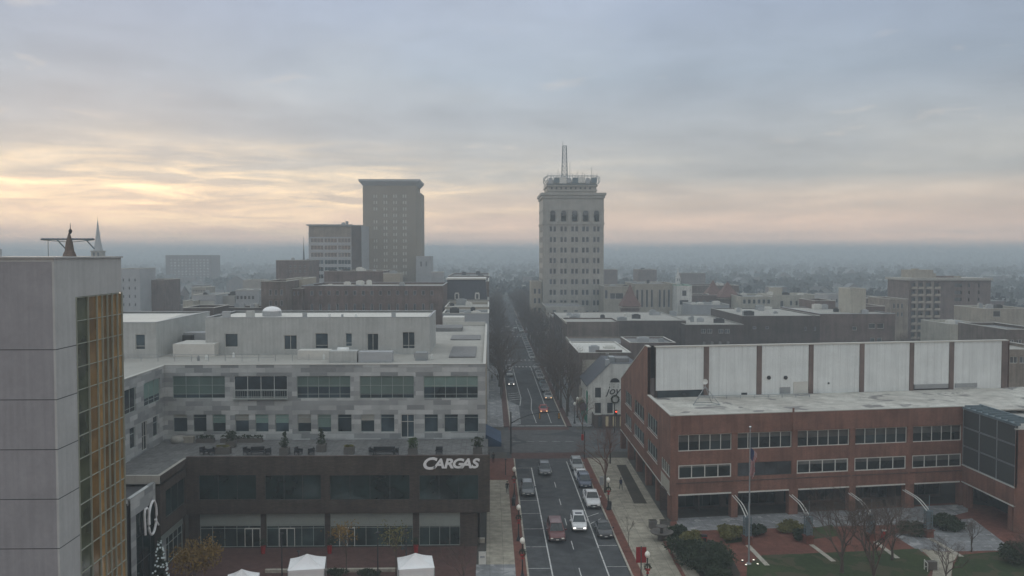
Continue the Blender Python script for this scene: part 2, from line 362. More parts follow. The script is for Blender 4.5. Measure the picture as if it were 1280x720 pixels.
paintline([((LK, 138.8), (6.6, 138.8))], .1)
for py in (682, 708.5): y = gp(760, py).y; paintline([((12.65, y), (RK, y))], .1)
a, b = gp(733.5, 646.5), gp(748, 641.5); c, d = gp(737.5, 655), gp(751, 648.5)
paintline([((a.x, a.y), (b.x, b.y)), ((c.x, c.y), (d.x, d.y))], .13, .02)
paintline([((LK, 173.2), (RK, 173.2))], .4); paintline([((12.4, 176), (12.4, 266))], .12)
paintline([((9.4, 176), (9.1, 192)), ((9.1, 192), (9.8, 205)), ((9.8, 205), (9.6, 222))], .12)
for k in range(4): y = 204+k*3.1; paintline([((LK+.3, y), (7.2, y+1.6))], .35)
paintline([((LK+2.6, 196), (7.4, 207)), ((7.4, 207), (6.9, 262))], .14)
for k in range(10): paintline([((LK+.4+k*1.05, 265), (LK+.9+k*1.05, 265))], 2.2)
for k in range(8): paintline([((LK+.5+k*1.3, 281.8), (LK+1.1+k*1.3, 281.8))], 2.0)
for k in range(8): paintline([((LK+.5+k*1.3, 363), (LK+1.1+k*1.3, 363))], 2.0)
paintline([((LK+k*2.4, 158.5), (LK+k*2.4+1.5, 158.5)) for k in range(5)], .12)
# plaza in front of the office
sheet('plaza_paving', [(-37, 60), (-1.5, 60), (-1.5, 101.4), (-37, 101.4)], .012, 'dim_brick_paving')
tag(MB().box(-24, -7.2, 93.3, 93.7, .01, .35).build('kerb', 'kerb_stone'), kind='structure')
# ================================================================== left tower
def tower():
    x1, y0, y1, zt = -29.3, 60.0, 70.8, 33.85; x0 = -48
    t = thing('office_tower', 'pale stone panel tower with amber glass side filling the left edge of the photo', 'building', (x1, y0, 0))
    L = lambda v: v
    b = MB(); b.box(x0-x1, -.15, 0, y1-y0, 0, zt-.35); b.build('wall', 'tower_panel', t)
    # return strip (paler) and top band of the side face
    gx = dp(97, 480, 1).x; s0, _ = hit(97, 500, (x1, y0), (0, 1)); ztop = hit(97, 371, (x1, y0), (0, 1))[1]
    b = MB(); b.box(-.148, 0, 0, s0, 0, zt-.35); b.box(-.148, 0, s0, y1-y0, ztop, zt-.35); b.build('side_panel', 'tower_panel_side', t)
    b = MB(); b.box(x0-x1-.1, .12, -.12, y1-y0+.1, zt-.12, zt); b.box(x0-x1, 0.001, -.001, y1-y0, zt-.35, zt-.12); b.build('coping', 'tower_panel_side', t)
    b = MB()
    for k in range(12):
        z = 34-(436-318+62.3*k)/1100*60
        if z > 0: b.box(x0-x1, .004, -.004, s0, z-.03, z+.03)
    x = dp(66, 400, 60).x-x1
    b.build('panel_joint', 'joint_dark', t)
    # glazed side: columns of glass between pale fins
    n = 7; edges = [s0]+[hit(px, 500, (x1, y0), (0, 1))[0] for px in (112, 123, 129.5, 136, 142, 148.5)]+[y1-y0]
    for i in range(n):
        g = MB(); g.box(-.14, -.06, edges[i]+.03, edges[i+1]-.03, 0, ztop-.04)
        g.build('glass_strip', 'olive_glass' if i in (0,) else 'amber_glass', t)
    for e in edges:
        g = MB(); g.box(-.1, .07, e-.02, e+.02, 0, ztop); g.build('mullion', 'mullion_pale', t)
    k = 0; z = ztop-.03
    pitch = 34-(459-318)/1100*0
    za = [hit(98, y, (x1, y0), (0, 1))[1] for y in (430, 459.5, 489, 519, 547.5, 577, 606, 635, 664, 693, 720)]
    st = (za[0]-za[-1])/10
    for k in range(-2, 18):
        z = za[0]-st*k
        if .5 < z < ztop: g = MB(); g.box(-.1, .045, s0, y1-y0, z-.02, z+.02); g.build('transom', 'mullion_pale', t)
    return t
tower()
# things standing on the tower roof line
def roof_mast():
    Y = 66.0; P = lambda x, y: dp(x, y, Y)
    t = thing('roof_gantry', 'grey gantry with two bracketed arms and a finial standing on the tower roof', 'gantry', (P(88, 320).x, Y, 33.85))
    o = t.location; Q = lambda x, y: tuple(P(x, y)-o)
    b = MB(); c = Q(87, 321); c = (c[0], 0, 0)
    b.lathe([(.5, 0), (.42, .25), (.34, .4), (.26, 1.0), (.12, 1.5), (.05, 1.75)], c, 8); b.build('turret', 'brownish_brick', t)
    b = MB(); top = Q(88, 289); b.lathe([(.02, -.2), (.11, -.08), (.13, 0), (.1, .1), (.03, .18), (.012, .6)], (top[0], 0, top[2]), 10); b.build('finial', 'dark_metal', t)
    for s in (-1, 1):
        e = 51 if s < 0 else 118; yy = 299
        b = MB(); A = Q(88, yy); B = Q(e, yy)
        b.tube([A, B], .07, 5); b.tube([(A[0], A[1], A[2]-.22), (B[0], B[1], B[2]-.05)], .025, 4)
        m = Q(88-17 if s < 0 else 107, yy); k = Q(82 if s < 0 else 118, 311)
        b.tube([m, k], .05, 5)
        for j in range(6):
            x = A[0]+(B[0]-A[0])*(j+.5)/6; b.tube([(x, 0, A[2]), (x, 0, A[2]+.1)], .03, 4)
        b.build('arm', 'lattice', t)
    h = Q(60, 299); b = MB(); b.tube([h, (h[0], 0, -.0)], .02, 4); b.build('cable', 'dark_metal', t)
    for px in (4, 10, 15, 20):
        v = thing('vent_pipe', f'{["first","second","third","fourth"][(px-1)//5 if px>4 else 0]} thin vent pipe from the left edge on the tower roof', 'vent pipe', (P(px, 320).x, Y-2, 33.84), group='vent pipes on the tower roof')
        MB().tube([(0, 0, 0), (0, 0, .35+.1*(px % 3))], .05, 6).build('pipe', 'grey_metal', v)
roof_mast()
# ================================================================== office with the letters
def office():
    X0, X1, Y = -34.8, -.2, 101.0; ZT = 10.75; ZF = 9.75; YU = 115.0; ZR = 19.6; XU = -42.3; XUR = -.55
    t = thing('office_building', 'dark brown brick office with grey mosaic upper floors and white company letters', 'building', (X0, Y, 0))
    def loc(o): return o
    ox, oy = X0, Y
    def W(p0, u, L, z0, z1, ops, m, name='wall'):
        b = MB(); wall(b, (p0[0]-ox, p0[1]-oy), u, L, z0, z1, ops); return b.build(name, m, t)
    def win(p0, u, ops, **k):
        for o in ops: window(t, (p0[0]-ox, p0[1]-oy), u, o, **k)
    def px(p0, u, rows):
        out = []
        for (a, b, ya, yb) in rows:
            m = (a+b)/2; s0 = hit(a, ya, p0, u)[0]; s1 = hit(b, ya, p0, u)[0]; out.append((s0, s1, hit(m, yb, p0, u)[1], hit(m, ya, p0, u)[1]))
        return out
    U = (1, 0); V = (0, 1); p = (X0, Y); Lf = X1-X0
    # ---- lower front: parapet band + second floor
    w2 = px(p, U, [(248, 320, 594, 625), (331, 401, 594, 625), (412, 512, 594, 625), (524, 598, 594, 625)])
    W(p, U, Lf+.2, 4.15, ZT, w2, 'brown_brick')
    for o in w2: window(t, (0, 0), U, o, nx=3 if o[1]-o[0] < 8 else 4, fw=.05, fm='frame_dark', gm='teal_glass')
    # ground floor set back 0.5 m
    pg = (X0, Y+.5)
    stor = px(pg, U, [(250, 326, 657.5, 689), (333, 406, 657.5, 689), (413, 516, 657.5, 689), (524, 575, 657.5, 689)])
    stor = [(a, b, .1, d) for a, b, c, d in stor]
    W(pg, U, Lf-1.2, 0, 4.15, [(a, b, c, 3.95) for a, b, c, d in stor], 'brown_brick')
    for i, (a, b, c, d) in enumerate(stor):
        g = MB(); g.box(a, b, .55, .7, d+.03, 3.95); g.build('fascia_band', 'store_band', t)
        n = max(3, round((b-a)/1.35)); dr = {0: .86, 1: .35, 2: .2, 3: None}[i]
        window(t, (0, .5), U, (a, b, c, d), nx=n, rail=[2.15], fw=.05, fm='frame_pale', gm='store_glass', inset=.2, name='storefront')
        if dr is not None:
            x = a+(b-a)*dr; dd = MB(); dd.box(x-.9, x-.83, .5, .62, .1, 2.3); dd.box(x+.83, x+.9, .5, .62, .1, 2.3); dd.box(x-.04, x+.04, .5, .62, .1, 2.25); dd.box(x-.83, x+.83, .5, .62, 2.2, 2.3); do = dd.build('door', 'frame_white', t)
            for s in (-1, 1): g = MB(); xx = x+s*.44; g.box(xx-.38, xx+.38, .57, .6, .2, 2.18); g.build('door_glass', 'store_glass', do)
    sf = MB(); sf.box(0, Lf, .02, .5, 4.1, 4.15); sf.box(0, Lf, .5, 14, 4.14, 4.16); sf.build('soffit', 'brown_brick', t)
    # right flank along the sidewalk
    W((X1+.2, Y), V, YU-Y, 4.15, ZT, [(3, 11, 5.8, 8.6)], 'brown_brick'); win((X1+.2, Y), V, [(3, 11, 5.8, 8.6)], nx=4, fm='frame_dark', gm='teal_glass')
    W((X1-1, Y+.5), V, YU-Y-.5, 0, 4.15, [], 'brown_brick')
    # ---- terrace
    g = MB(); g.box(0, Lf, .3, YU-Y, ZF-.2, ZF); g.box(XU-X0, 0, -8, YU-Y, ZF-.2, ZF); g.build('terrace_floor', 'terrace_paving', t)
    g = MB(); g.box(0, Lf+.2, -.02, .3, ZT, ZT+.06); g.box(0, Lf+.2, .001, .3, ZF, ZT-.001)
    g.build('parapet', 'dark_brick', t)
    # ---- left wing, lower
    yw = 93.0; pw = (X0, yw)
    w = px(pw, V, [(211, 234, 610, 628)]); w = [(1.5, 7.6, 5.6, 8.6)]
    W(pw, V, Y-yw, 4.15, ZT-.15, w, 'brown_brick'); win(pw, V, w, nx=3, fm='frame_dark', gm='teal_glass')
    W((X0-.4, yw), V, Y-yw+.5, 0, 4.15, [(.9, 7.9, .1, 3.9)], 'brown_brick'); g = MB(); g.box(-.6, -.45, yw-oy+.9, yw-oy+7.9, 3.1, 3.9); g.build('fascia_band', 'store_band', t)
    window(t, (-.4, yw-oy), V, (.9, 7.9, .1, 3.07), nx=5, rail=[2.1], fm='frame_pale', gm='store_glass', name='storefront')
    W((XU, yw), U, X0-XU, 0, ZT-.15, [], 'brown_brick')
    g = MB(); g.box(XU-X0, 0, yw-oy-.001, yw-oy+.35, ZF, ZT-.16); g.box(-.35, 0, yw-oy, 0, ZT-.15, ZT-.1); g.box(XU-X0, -.36, yw-oy, yw-oy+.35, ZT-.15, ZT-.1); g.build('parapet', 'limestone', t)
    # ---- upper front, mosaic panels, two floors
    pu = (XU, YU); Lu = XUR-XU
    top = [(215.5, 281), (292.5, 359), (371, 438), (449.5, 517.5), (529.5, 597.5)]
    o3 = px(pu, U, [(a, b, 470, 498) for a, b in top])
    bot = [(216.5, 234), (241.5, 258), (265.5, 282), (294, 311), (319, 335.5), (344, 361), (372, 389), (397, 414), (422, 439.5), (451, 468), (476, 493), (501, 518), (530.5, 547.5), (555.5, 572.5), (580.5, 598)]
    o4 = px(pu, U, [(a, b, 518, 540 if i != 11 else 547) for i, (a, b) in enumerate(bot)])
    W(pu, U, Lu, ZF, ZR, o3+o4, 'mosaic_panel')
    for i, o in enumerate(o3):
        if i == 1:
            window(t, (XU-ox, YU-oy), U, o, nx=4, rail=[1.1], fm='white_metal', gm='blue_glass', label='wide balcony window with a door and rail', inset=.2)
            g = MB(); s0, s1 = o[0]+XU-ox, o[1]+XU-ox
            for z in (.25, 1.05): g.box(s0-.1, s1+.1, YU-oy-.32, YU-oy-.27, o[2]+z, o[2]+z+.05)
            for k in range(25): xx = s0+(s1-s0)*k/24; g.box(xx-.012, xx+.012, YU-oy-.31, YU-oy-.28, o[2]+.05, o[2]+1.06)
            g.box(s0-.1, s1+.1, YU-oy-.4, YU-oy+.1, o[2]-.08, o[2]); g.build('balcony_rail', 'frame_pale', t)
        else:
            window(t, (XU-ox, YU-oy), U, o, nx=(4, 0, 5, 5, 5)[i], rail=[.55, 1.7], fw=.06, fm='frame_pale', gm='blue_glass', blind='blind_teal', bf=(.82, 0, .5, .8, .5)[i])
    for i, o in enumerate(o4):
        if i == 11: window(t, (XU-ox, YU-oy), U, o, nx=2, rail=[2.1], fw=.08, fm='frame_white', gm='blue_glass', name='terrace_door')
        else: window(t, (XU-ox, YU-oy), U, o, nx=1, rail=[(o[3]-o[2])*.82], fw=.05, fm='frame_pale', gm='blue_glass', blind='mix')
    # wing upper face
    yq = 90.0; pq = (XU, yq); Lq = YU-yq
    ow = [(11.2, 15.8, 15.3, 18.2), (18.2, 23.6, 15.3, 18.2)]
    for k in range(4): ow.append((10.2+k*3.6, 11.9+k*3.6, 11.0 if k % 2 else 10.0, 13.5))
    W(pq, V, Lq, ZF, ZR-.1, ow, 'mosaic_panel')
    for i, o in enumerate(ow): window(t, (XU-ox, yq-oy), V, o, nx=3 if i < 2 else 2 if i % 2 == 0 else 1, rail=[.55] if i < 2 else [1.7], fm='frame_white' if i in (2, 4) else 'frame_pale', gm='blue_glass', blind='blind_teal' if i == 1 else None, bf=.7)
    W((XUR, YU), V, 67, 0, ZR, grid(3, 60, 9, .4, 1, 19, 5, .5), 'tan_stone')
    # roofs
    g = MB(); g.box(XU-X0, XUR-X0-.35, YU-oy+.35, 182-oy, ZR-.45, ZR-.35); g.box(-60-X0, XU-X0-.4, yq-oy+.3, 160-oy, ZR-.45, ZR-.35); g.box(XU-X0-.4, XU-X0, YU-oy+.4, 160-oy, ZR-.45, ZR-.36); g.build('roof', 'light_roof', t)
    g = MB()
    g.box(XU-X0, XUR-X0+.05, YU-oy-.06, YU-oy+.34, ZR, ZR+.08); g.box(XUR-X0-.34, XUR-X0+.06, YU-oy+.35, 182-oy, ZR-.1, ZR+.08); g.box(XU-X0-.4, XU-X0+.04, yq-oy, YU-oy-.07, ZR-.1, ZR-.02)
    g.box(-18.8+18.8+15.9+9.9, XUR-X0-.35, 181-oy, 181.4-oy, ZR-.3, ZR+.5)
    g.build('coping', 'coping', t)
    for (a, b, y0, y1) in ((561, 596, 447, 434), (563, 601, 425, 419.5)):
        A = gp(a, y0, ZR-.3); B = gp(b, y1, ZR-.3); g = MB(); g.box(A.x-ox, B.x-ox, A.y-oy, B.y-oy, ZR-.36, ZR-.15); g.build('roof_patch', 'grey_roof', t)
    A = gp(540, 412, ZR); g = MB(); g.box(gp(540, 405, ZR).x-ox, gp(580, 405, ZR).x-ox, 168-oy, 176-oy, ZR-.36, ZR+.35); g.build('roof_box', 'grey_roof', t)
    A = dp(553, 403, 183); B = dp(580, 397, 183); g = MB(); g.box(A.x-ox, B.x-ox, 83, 88, ZR-1, B.z); g.build('roof_hut', 'white_roof', t)
    # penthouses
    def pent(name, xa, xb, y0, y1, z1, ops, lab=None):
        g = MB(); wall(g, (xa-ox, y0-oy), U, xb-xa, ZR-.4, z1, ops); wall(g, (xb-ox, y0-oy), V, y1-y0, ZR-.4, z1); wall(g, (xa-ox, y1-oy), (0, -1), y1-y0, ZR-.4, z1); wall(g, (xb-ox, y1-oy), (-1, 0), xb-xa, ZR-.4, z1)
        h = g.build(name, 'stucco_white', t)
        g = MB(); g.box(xa-ox+.3, xb-ox-.3, y0-oy+.3, y1-oy-.3, z1-.35, z1-.25); g.build('penthouse_roof', 'white_roof', h)
        g = MB(); g.box(xa-ox-.05, xb-ox+.05, y0-oy-.05, y0-oy+.3, z1, z1+.08); g.box(xa-ox-.05, xb-ox+.05, y1-oy-.3, y1-oy+.05, z1, z1+.08); g.box(xa-ox-.05, xa-ox+.3, y0-oy+.3, y1-oy-.3, z1, z1+.08); g.box(xb-ox-.3, xb-ox+.05, y0-oy+.3, y1-oy-.3, z1, z1+.08); g.build('penthouse_coping', 'stucco_grey', h)
        return h
    pp = (gp(268, 440, ZR-.4).x, 130.0); xb = dp(537, 396, 130).x
    ops = px(pp, U, [(281, 297, 417, 434), (355, 371, 419, 437), (394, 410, 416.5, 436), (432, 440, 416.5, 433), (459, 473, 417, 438), (503, 518.5, 415, 436)])
    h = pent('penthouse', pp[0], xb, 130, 145, 24.7, ops)
    for i, o in enumerate(ops): window(h, (pp[0]-ox, 130-oy), U, o, nx=2 if i in (1, 4, 5) else 1, rail=[.5] if i > 1 and i != 4 else None, fm='frame_white', gm='blue_glass', simple=True, name='window')
    pl = (-62.0, 126.0); xr = dp(195, 400, 126).x
    o2 = px(pl, U, [(148, 152.5, 418.5, 437), (169, 181, 418, 437)])
    h2 = pent('penthouse', -62, xr, 126, 150, 24.3, o2)
    for o in o2: window(h2, (-62-ox, 126-oy), U, o, nx=1, rail=[.5], fm='frame_white', gm='blue_glass', simple=True)
    # slanted side of the left penthouse
    A = (xr, 126.0); B = (dp(228, 395, 144).x, 144.0); d = Vector((B[0]-A[0], B[1]-A[1])); Ld = d.length; d.normalize()
    g = MB(); wall(g, (A[0]-ox, A[1]-oy), (d.x, d.y), Ld, ZR-.4, 24.3); g.poly([(A[0]-ox, A[1]-oy, 24.3), (B[0]-ox, B[1]-oy, 24.3), (xr-ox, 150-oy, 24.3)]); g.build('angled_wall', 'stucco_white', h2)
    # dome and roof vents on the central penthouse
    cx, cy = dp(340, 390, 137).x-ox, 137-oy
    g = MB(); g.lathe([(1.45, 24.4), (1.45, 25.15), (1.5, 25.2)], (cx, cy, 0), 18); g.build('skylight_curb', 'stucco_grey', t)
    g = MB(); g.lathe([(1.42*math.cos(a), 25.2+.75*math.sin(a)) for a in [i*math.pi/2/7 for i in range(7)]]+[(.05, 25.96)], (cx, cy, 0), 18); g.build('dome_skylight', 'tent_white', t, True)
    for q, (pxx, s, m) in enumerate(((283, .5, 'stucco_grey'), (313, .55, 'stucco_white'), (381, .3, 'grey_metal'), (412, .2, 'white_metal'), (428, .15, 'grey_metal'), (445, .16, 'white_metal'), (492, .3, 'grey_metal'))):
        x = dp(pxx, 390, 134).x-ox; g = MB(); g.box(x-s, x+s, 134-oy-s, 134-oy+s, 24.4, 24.7+s*1.4); g.build('roof_vent', m, t)
    # roof clutter in front of the penthouse: screens, ducts, small vents, railing
    for (a, b, ya, yb, Yq, m) in ((372, 412, 438, 445, 124, 'white_roof'), (411, 446, 439, 449, 120, 'stucco_white'), (448, 490, 440, 449, 120, 'stucco_grey'), (519, 534, 441, 449, 122, 'grey_metal')):
        A = dp(a, yb, Yq); B = dp(b, ya, Yq); g = MB(); g.box(A.x-ox, B.x-ox, Yq-oy, Yq-oy+2, ZR-.36, B.z); g.build('roof_screen', m, t)
    g = MB(); A = dp(422, 438, 121).x-ox; B = dp(436, 438, 121).x-ox; g.tube([(A, 121-oy, ZR+1.1), (B, 121-oy, ZR+1.1)], .55, 12); g.build('duct', 'white_metal', t, True)
    for pxx, py in ((248, 451), (258, 450), (394, 448), (405, 449), (461, 449), (292, 447), (519, 447), (540, 449)):
        A = gp(pxx, py, ZR-.35); g = MB(); g.box(A.x-ox-.15, A.x-ox+.15, A.y-oy-.15, A.y-oy+.15, ZR-.36, ZR+.25); g.box(A.x-ox-.08, A.x-ox+.08, A.y-oy-.08, A.y-oy+.08, ZR+.25, ZR+.4); g.build('roof_vent', random.choice(['white_metal', 'grey_metal']), t)
    g = MB()
    for z in (.45, .9):
        g.box(XU-X0-8, gp(360, 440, ZR).x-ox, 122-oy, 122.05-oy, ZR-.35+z, ZR-.3+z); g.box(XU-X0-8, XU-X0-7.95, 95-oy, 122-oy, ZR-.35+z, ZR-.3+z)
    for k in range(12): x = XU-X0-8+k*2.3; g.box(x-.03, x+.03, 122-oy, 122.06-oy, ZR-.35, ZR+.6)
    for k in range(12): y = 95-oy+k*2.3; g.box(XU-X0-8.01, XU-X0-7.94, y-.03, y+.03, ZR-.35, ZR+.6)
    g.build('roof_railing', 'grey_metal', t)
    # blocks between the two penthouses
    for (a, b, ya, yb, Yq, m, d) in ((216, 268, 430, 434, 128, 'white_roof', 6), (226, 268, 416, 430, 137, 'stucco_grey', 3), (228, 240, 419, 430, 135, 'frame_dark', 1), (229, 268, 411, 416, 150, 'grey_roof', 6)):
        A = dp(a, yb, Yq); B = dp(b, ya, Yq); g = MB(); g.box(A.x-ox, B.x-ox, Yq-oy, Yq-oy+d, ZR-.36 if Yq < 140 else 10, B.z); g.build('roof_block', m, t)
    # awning and blade sign beside the street
    A = dp(607, 513, 122)
    g = MB(); g.poly([(XUR-ox, 14.5, 10.2), (XUR-ox+2.1, 14.5, 9.1), (XUR-ox+2.1, 22, 9.1), (XUR-ox, 22, 10.2)]); g.poly([(XUR-ox+2.1, 14.5, 9.1), (XUR-ox+2.1, 14.5, 8.6), (XUR-ox+2.1, 22, 8.6), (XUR-ox+2.1, 22, 9.1)]); g.poly([(XUR-ox, 14.5, 10.2), (XUR-ox, 14.5, 8.6), (XUR-ox+2.1, 14.5, 8.6), (XUR-ox+2.1, 14.5, 9.1)]); g.build('awning', 'awning_blue', t)
    # ---- mosaic box with the logo, left
    yb0, yb1 = 84.0, 95.8; xs = -35.3
    g = MB(); g.box(-40-ox, xs-ox-.3, yb0-oy, yb1-oy-.4, 0, 9.5); g.build('entrance_bay', 'dark_roof', t)
    ops = [(3.6, 9.9, .3, 8.3)]; b = MB(); wall(b, (xs-ox, yb0-oy+2.5), V, yb1-yb0-2.5, 0, 9.85, [(1.3, 7.4, .2, 8.0)], .25); b.box(xs-ox-.4, xs-ox, yb0-oy+2.5, yb1-oy, 9.851, 10.0); b.box(xs-ox-.4, xs-ox-.26, yb0-oy+2.5, yb1-oy, 9.3, 9.85); b.box(-40-ox, xs-ox-.01, yb1-oy-.3, yb1-oy, 0, 9.84); bay = b.build('mosaic_screen', 'mosaic_panel', t)
    window(t, (xs-ox, yb0-oy+2.5), V, (1.3, 7.4, .2, 8.0), nx=3, rail=[2.6, 5.3], fm='frame_dark', gm='teal_glass')
    return t
OFF = office()
# logo of white strokes on the bay
def logo():
    xs = -35.3+.25; p0 = (xs, 86.5); V = (0, 1)
    t = thing('logo_sign', 'tall white looped line logo on the mosaic bay left of the plaza', 'sign', (xs, 92, 0))
    def Q(x, y):                                           # pixel of the photo -> local point on the wall plane
        s, z = hit(x, y, p0, V); return (0, 86.5+s-92, z)
    S = lambda pts: [Q(140+x/3.94, 560+y/4.5) for x, y in pts]
    def strip(pts, w): return MB().tube(pts, w, 6)
    strip(S([(165, 490), (162, 440), (160, 375), (163, 345), (172, 338), (180, 350), (183, 385), (185, 430)]), .12).build('stroke', 'lamp_white', t)
    ring = []
    for k in range(25):
        a = 2*math.pi*k/24; ring.append((200+19*math.sin(a)+2*math.cos(a), 392-94*math.cos(a)-14*math.sin(a)))
    strip(S(ring), .13).build('stroke', 'lamp_white', t)
    strip(S([(231, 296), (234, 340), (238, 395), (239, 425), (234, 438), (225, 425), (213, 402)]), .12).build('stroke', 'lamp_white', t)
mat('lamp_white', (.75, .75, .75), .5, .05)
logo()
# the company letters
def letters():
    t = thing('company_letters', 'white slanted CARGAS letters on the dark brick parapet', 'sign', (-7.8, 100.94, 9.35))
    x = 0
    for i, (ch, sc) in enumerate(zip('CARGAS', (1.75, 1.4, 1.4, 1.4, 1.4, 1.4))):
        cu = bpy.data.curves.new('letter', 'FONT'); cu.body = ch; cu.size = sc*1.08; cu.extrude = .05; cu.offset = .052; cu.shear = .22; cu.resolution_u = 4
        tmp = bpy.data.objects.new('tmp', cu); C.objects.link(tmp); dg = bpy.context.evaluated_depsgraph_get(); me = bpy.data.meshes.new_from_object(tmp.evaluated_get(dg)); w = tmp.dimensions.x
        bpy.data.objects.remove(tmp); me.materials.clear(); me.materials.append(M['lamp_white']); me.name = 'letter'
        o = obj('letter', me, t); o.rotation_euler = (R(90), 0, 0); o.location = (x, 0, -.12 if i == 0 else 0)
        o.data.transform(Matrix.Scale(1.12, 4, (1, 0, 0))); x += w*1.12*.93-.12
    t.scale = (6.5/x,)*1+(1, 1)
    t.location.x = dp(527, 582, 101).x
letters()
# ================================================================== red brick office on the right
def brick_office():
    O = Vector((23.0, 110.5)); 
    B = Vector((dp(1203, 560, 116.5).x, 116.5)); u = (B-O).normalized(); U = (u.x, u.y); L = (B-O).length
    V = (0, 1)
    t = thing('brick_office_building', 'red brick three storey office with strip windows and tall white roof screen', 'building', (O.x, O.y, 0))
    ox, oy = O.x, O.y; l = lambda p: (p[0]-ox, p[1]-oy)
    def W(p0, uu, Ln, z0, z1, ops, m, name='wall', inset=.22):
        b = MB(); wall(b, l(p0), uu, Ln, z0, z1, ops, inset); return b.build(name, m, t)
    ZT = 13.45; ZS = 3.25
    def s_(x, y=560): return hit(x, y, O, U)[0]
    top = [(848, 915), (922, 990), (997, 1062), (1069, 1134), (1141, 1202)]
    o3 = [(s_(a), s_(b), 8.85, 11.0) for a, b in top]; o2 = [(s_(a, 590), s_(b, 590), 5.35, 7.1) for a, b in [(848, 914), (922, 989), (996, 1060), (1068, 1132), (1140, 1201)]]
    W(O, U, L, ZS, ZT, o3+o2, 'red_brick')
    for o in o3: window(t, (0, 0), U, o, nx=5, fw=.1, fm='frame_white', gm='dark_glass', inset=.3, blind='mix_dark')
    for i, o in enumerate(o2): window(t, (0, 0), U, o, nx=4, fw=.13 if i != 1 else .06, fm='frame_white' if i != 1 else 'frame_dark', gm='dark_glass' if i != 1 else 'town_glass', inset=.12, blind='mix_dark' if i != 1 else None)
    g = MB()
    for i, o in enumerate(o2):
        g.box(o[0]-.3, o[1]+.3, -.06, .05, o[2]-.62, o[2]-.52)
    q = g.build('brick_course', 'dark_brick', t); q.rotation_euler.z = math.atan2(U[1], U[0])
    an = math.atan2(U[1], U[0])
    # soffit trim and ground floor piers, glazing set back
    piers = [(840, 847.5), (914, 922), (986, 997), (1061, 1069), (1131, 1142), (1199, 1204)]
    for i, (a, b) in enumerate(piers):
        s0, s1 = (s_(a, 640), s_(b, 640)); s0 = max(0, s0)
        g = MB(); g.box(s0, s1, .004, .9, 0, ZS-.01); g.build('pier', 'red_brick', t).rotation_euler.z = an
    for (a, b) in zip(piers, piers[1:]):
        g = MB(); g.box(s_(a[1], 640)+.05, s_(b[0], 640)-.05, -.07, .25, ZS-.06, ZS+.12); g.build('white_trim', 'frame_white', t).rotation_euler.z = an
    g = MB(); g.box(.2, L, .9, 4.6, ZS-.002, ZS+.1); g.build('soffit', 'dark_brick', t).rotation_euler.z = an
    ops = [(s_(a[1], 640)+.2, s_(b[0], 640)+.2, .25, 2.95) for a, b in zip(piers, piers[1:])]
    nV = (-U[1], U[0]); p4 = (O.x+nV[0]*4.6+U[0]*.2, O.y+nV[1]*4.6+U[1]*.2)
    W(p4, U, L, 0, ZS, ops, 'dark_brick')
    for o in ops: window(t, l(p4), U, o, nx=6, rail=[2.1], fw=.07, fm='frame_dark', gm='dark_glass', name='arcade_glazing')
    # street side
    y1 = 153.0; LV = y1-O.y; VD = (0, -1); pS = (O.x, y1)
    def sv(x, y): return hit(x, y, pS, VD)
    so = []
    for (a, b, ya, yb, yc, yd) in ((813, 824.5, 521, 533, 531, 543),): pass
    # windows along the street side in bays (s measured from the far end)
    bays = [(5.2, 11.6), (14.4, 23.2), (26.2, 33.6)]; 
    ops = [(a, b, 8.9, 11.1) for a, b in bays]+[(a, b, 5.35, 7.3) for a, b in bays]+[(36.6, 42.0, 5.35, 7.0)]
    W(pS, VD, LV, ZS, 12.2, ops, 'red_brick')
    for o in ops: window(t, l(pS), VD, o, nx=4, nz=1, fw=.09, fm='frame_white' if o[2] < 6 and o[0] > 36 else 'frame_pale', gm='dark_glass', inset=.15)
    g = MB()
    for a, b in bays: g.box(-.06, .02, y1-oy-b-.2, y1-oy-a+.2, 8.72, 8.8); g.box(-.06, .02, y1-oy-b-.2, y1-oy-a+.2, 5.17, 5.25)
    g.build('sill', 'frame_white', t)
    g = MB(); g.box(-.05, .015, .5, 6.0, ZS+.1, 5.0); g.build('pale_panel', 'cream', t)
    # upper outline of the street side: parapet, then the slope up to the clerestory
    ys = 127.0; zc = 20.5
    g = MB(); pl = [(0, 0, 12.2), (0, 0, ZT), (0, ys-oy, ZT), (0, ys-oy, zc), (0, ys-oy+2.2, zc), (0, y1-oy, 12.2)]
    g.poly(pl[::-1]); g.poly([(.4, p[1], p[2]) for p in pl]); g.build('wall', 'red_brick', t)
    g = MB(); g.box(-.05, .45, 0, ys-oy, ZT, ZT+.12); g.box(-.05, .45, ys-oy-.03, ys-oy+2.2, zc, zc+.12)
    a = Vector((0, ys-oy+2.2, zc)); b = Vector((0, y1-oy, 12.2))
    g.poly([(-.05, a.y, a.z+.12), (.45, a.y, a.z+.12), (.45, b.y, b.z+.12), (-.05, b.y, b.z+.12)]); g.poly([(-.05, a.y, a.z), (-.05, a.y, a.z+.12), (-.05, b.y, b.z+.12), (-.05, b.y, b.z)])
    g.build('coping', 'coping', t)
    g = MB(); g.box(0, L, -.05, .35, ZT, ZT+.12); g.build('coping', 'coping', t).rotation_euler.z = an
    # street-side ground piers and soffit edge
    for k in range(6):
        y = .9+k*8.2
        g = MB(); g.box(.02, .9, y, y+1.1, 0, ZS-.01); g.build('pier', 'red_brick', t)
    g = MB(); g.box(-.05, .12, .3, LV, ZS-.05, ZS+.1); g.build('white_trim', 'frame_white', t)
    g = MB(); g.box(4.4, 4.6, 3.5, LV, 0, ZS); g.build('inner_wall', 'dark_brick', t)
    g = MB(); g.box(.02, 4.4, .9, LV, ZS-.003, ZS+.05); g.build('soffit', 'dark_brick', t)
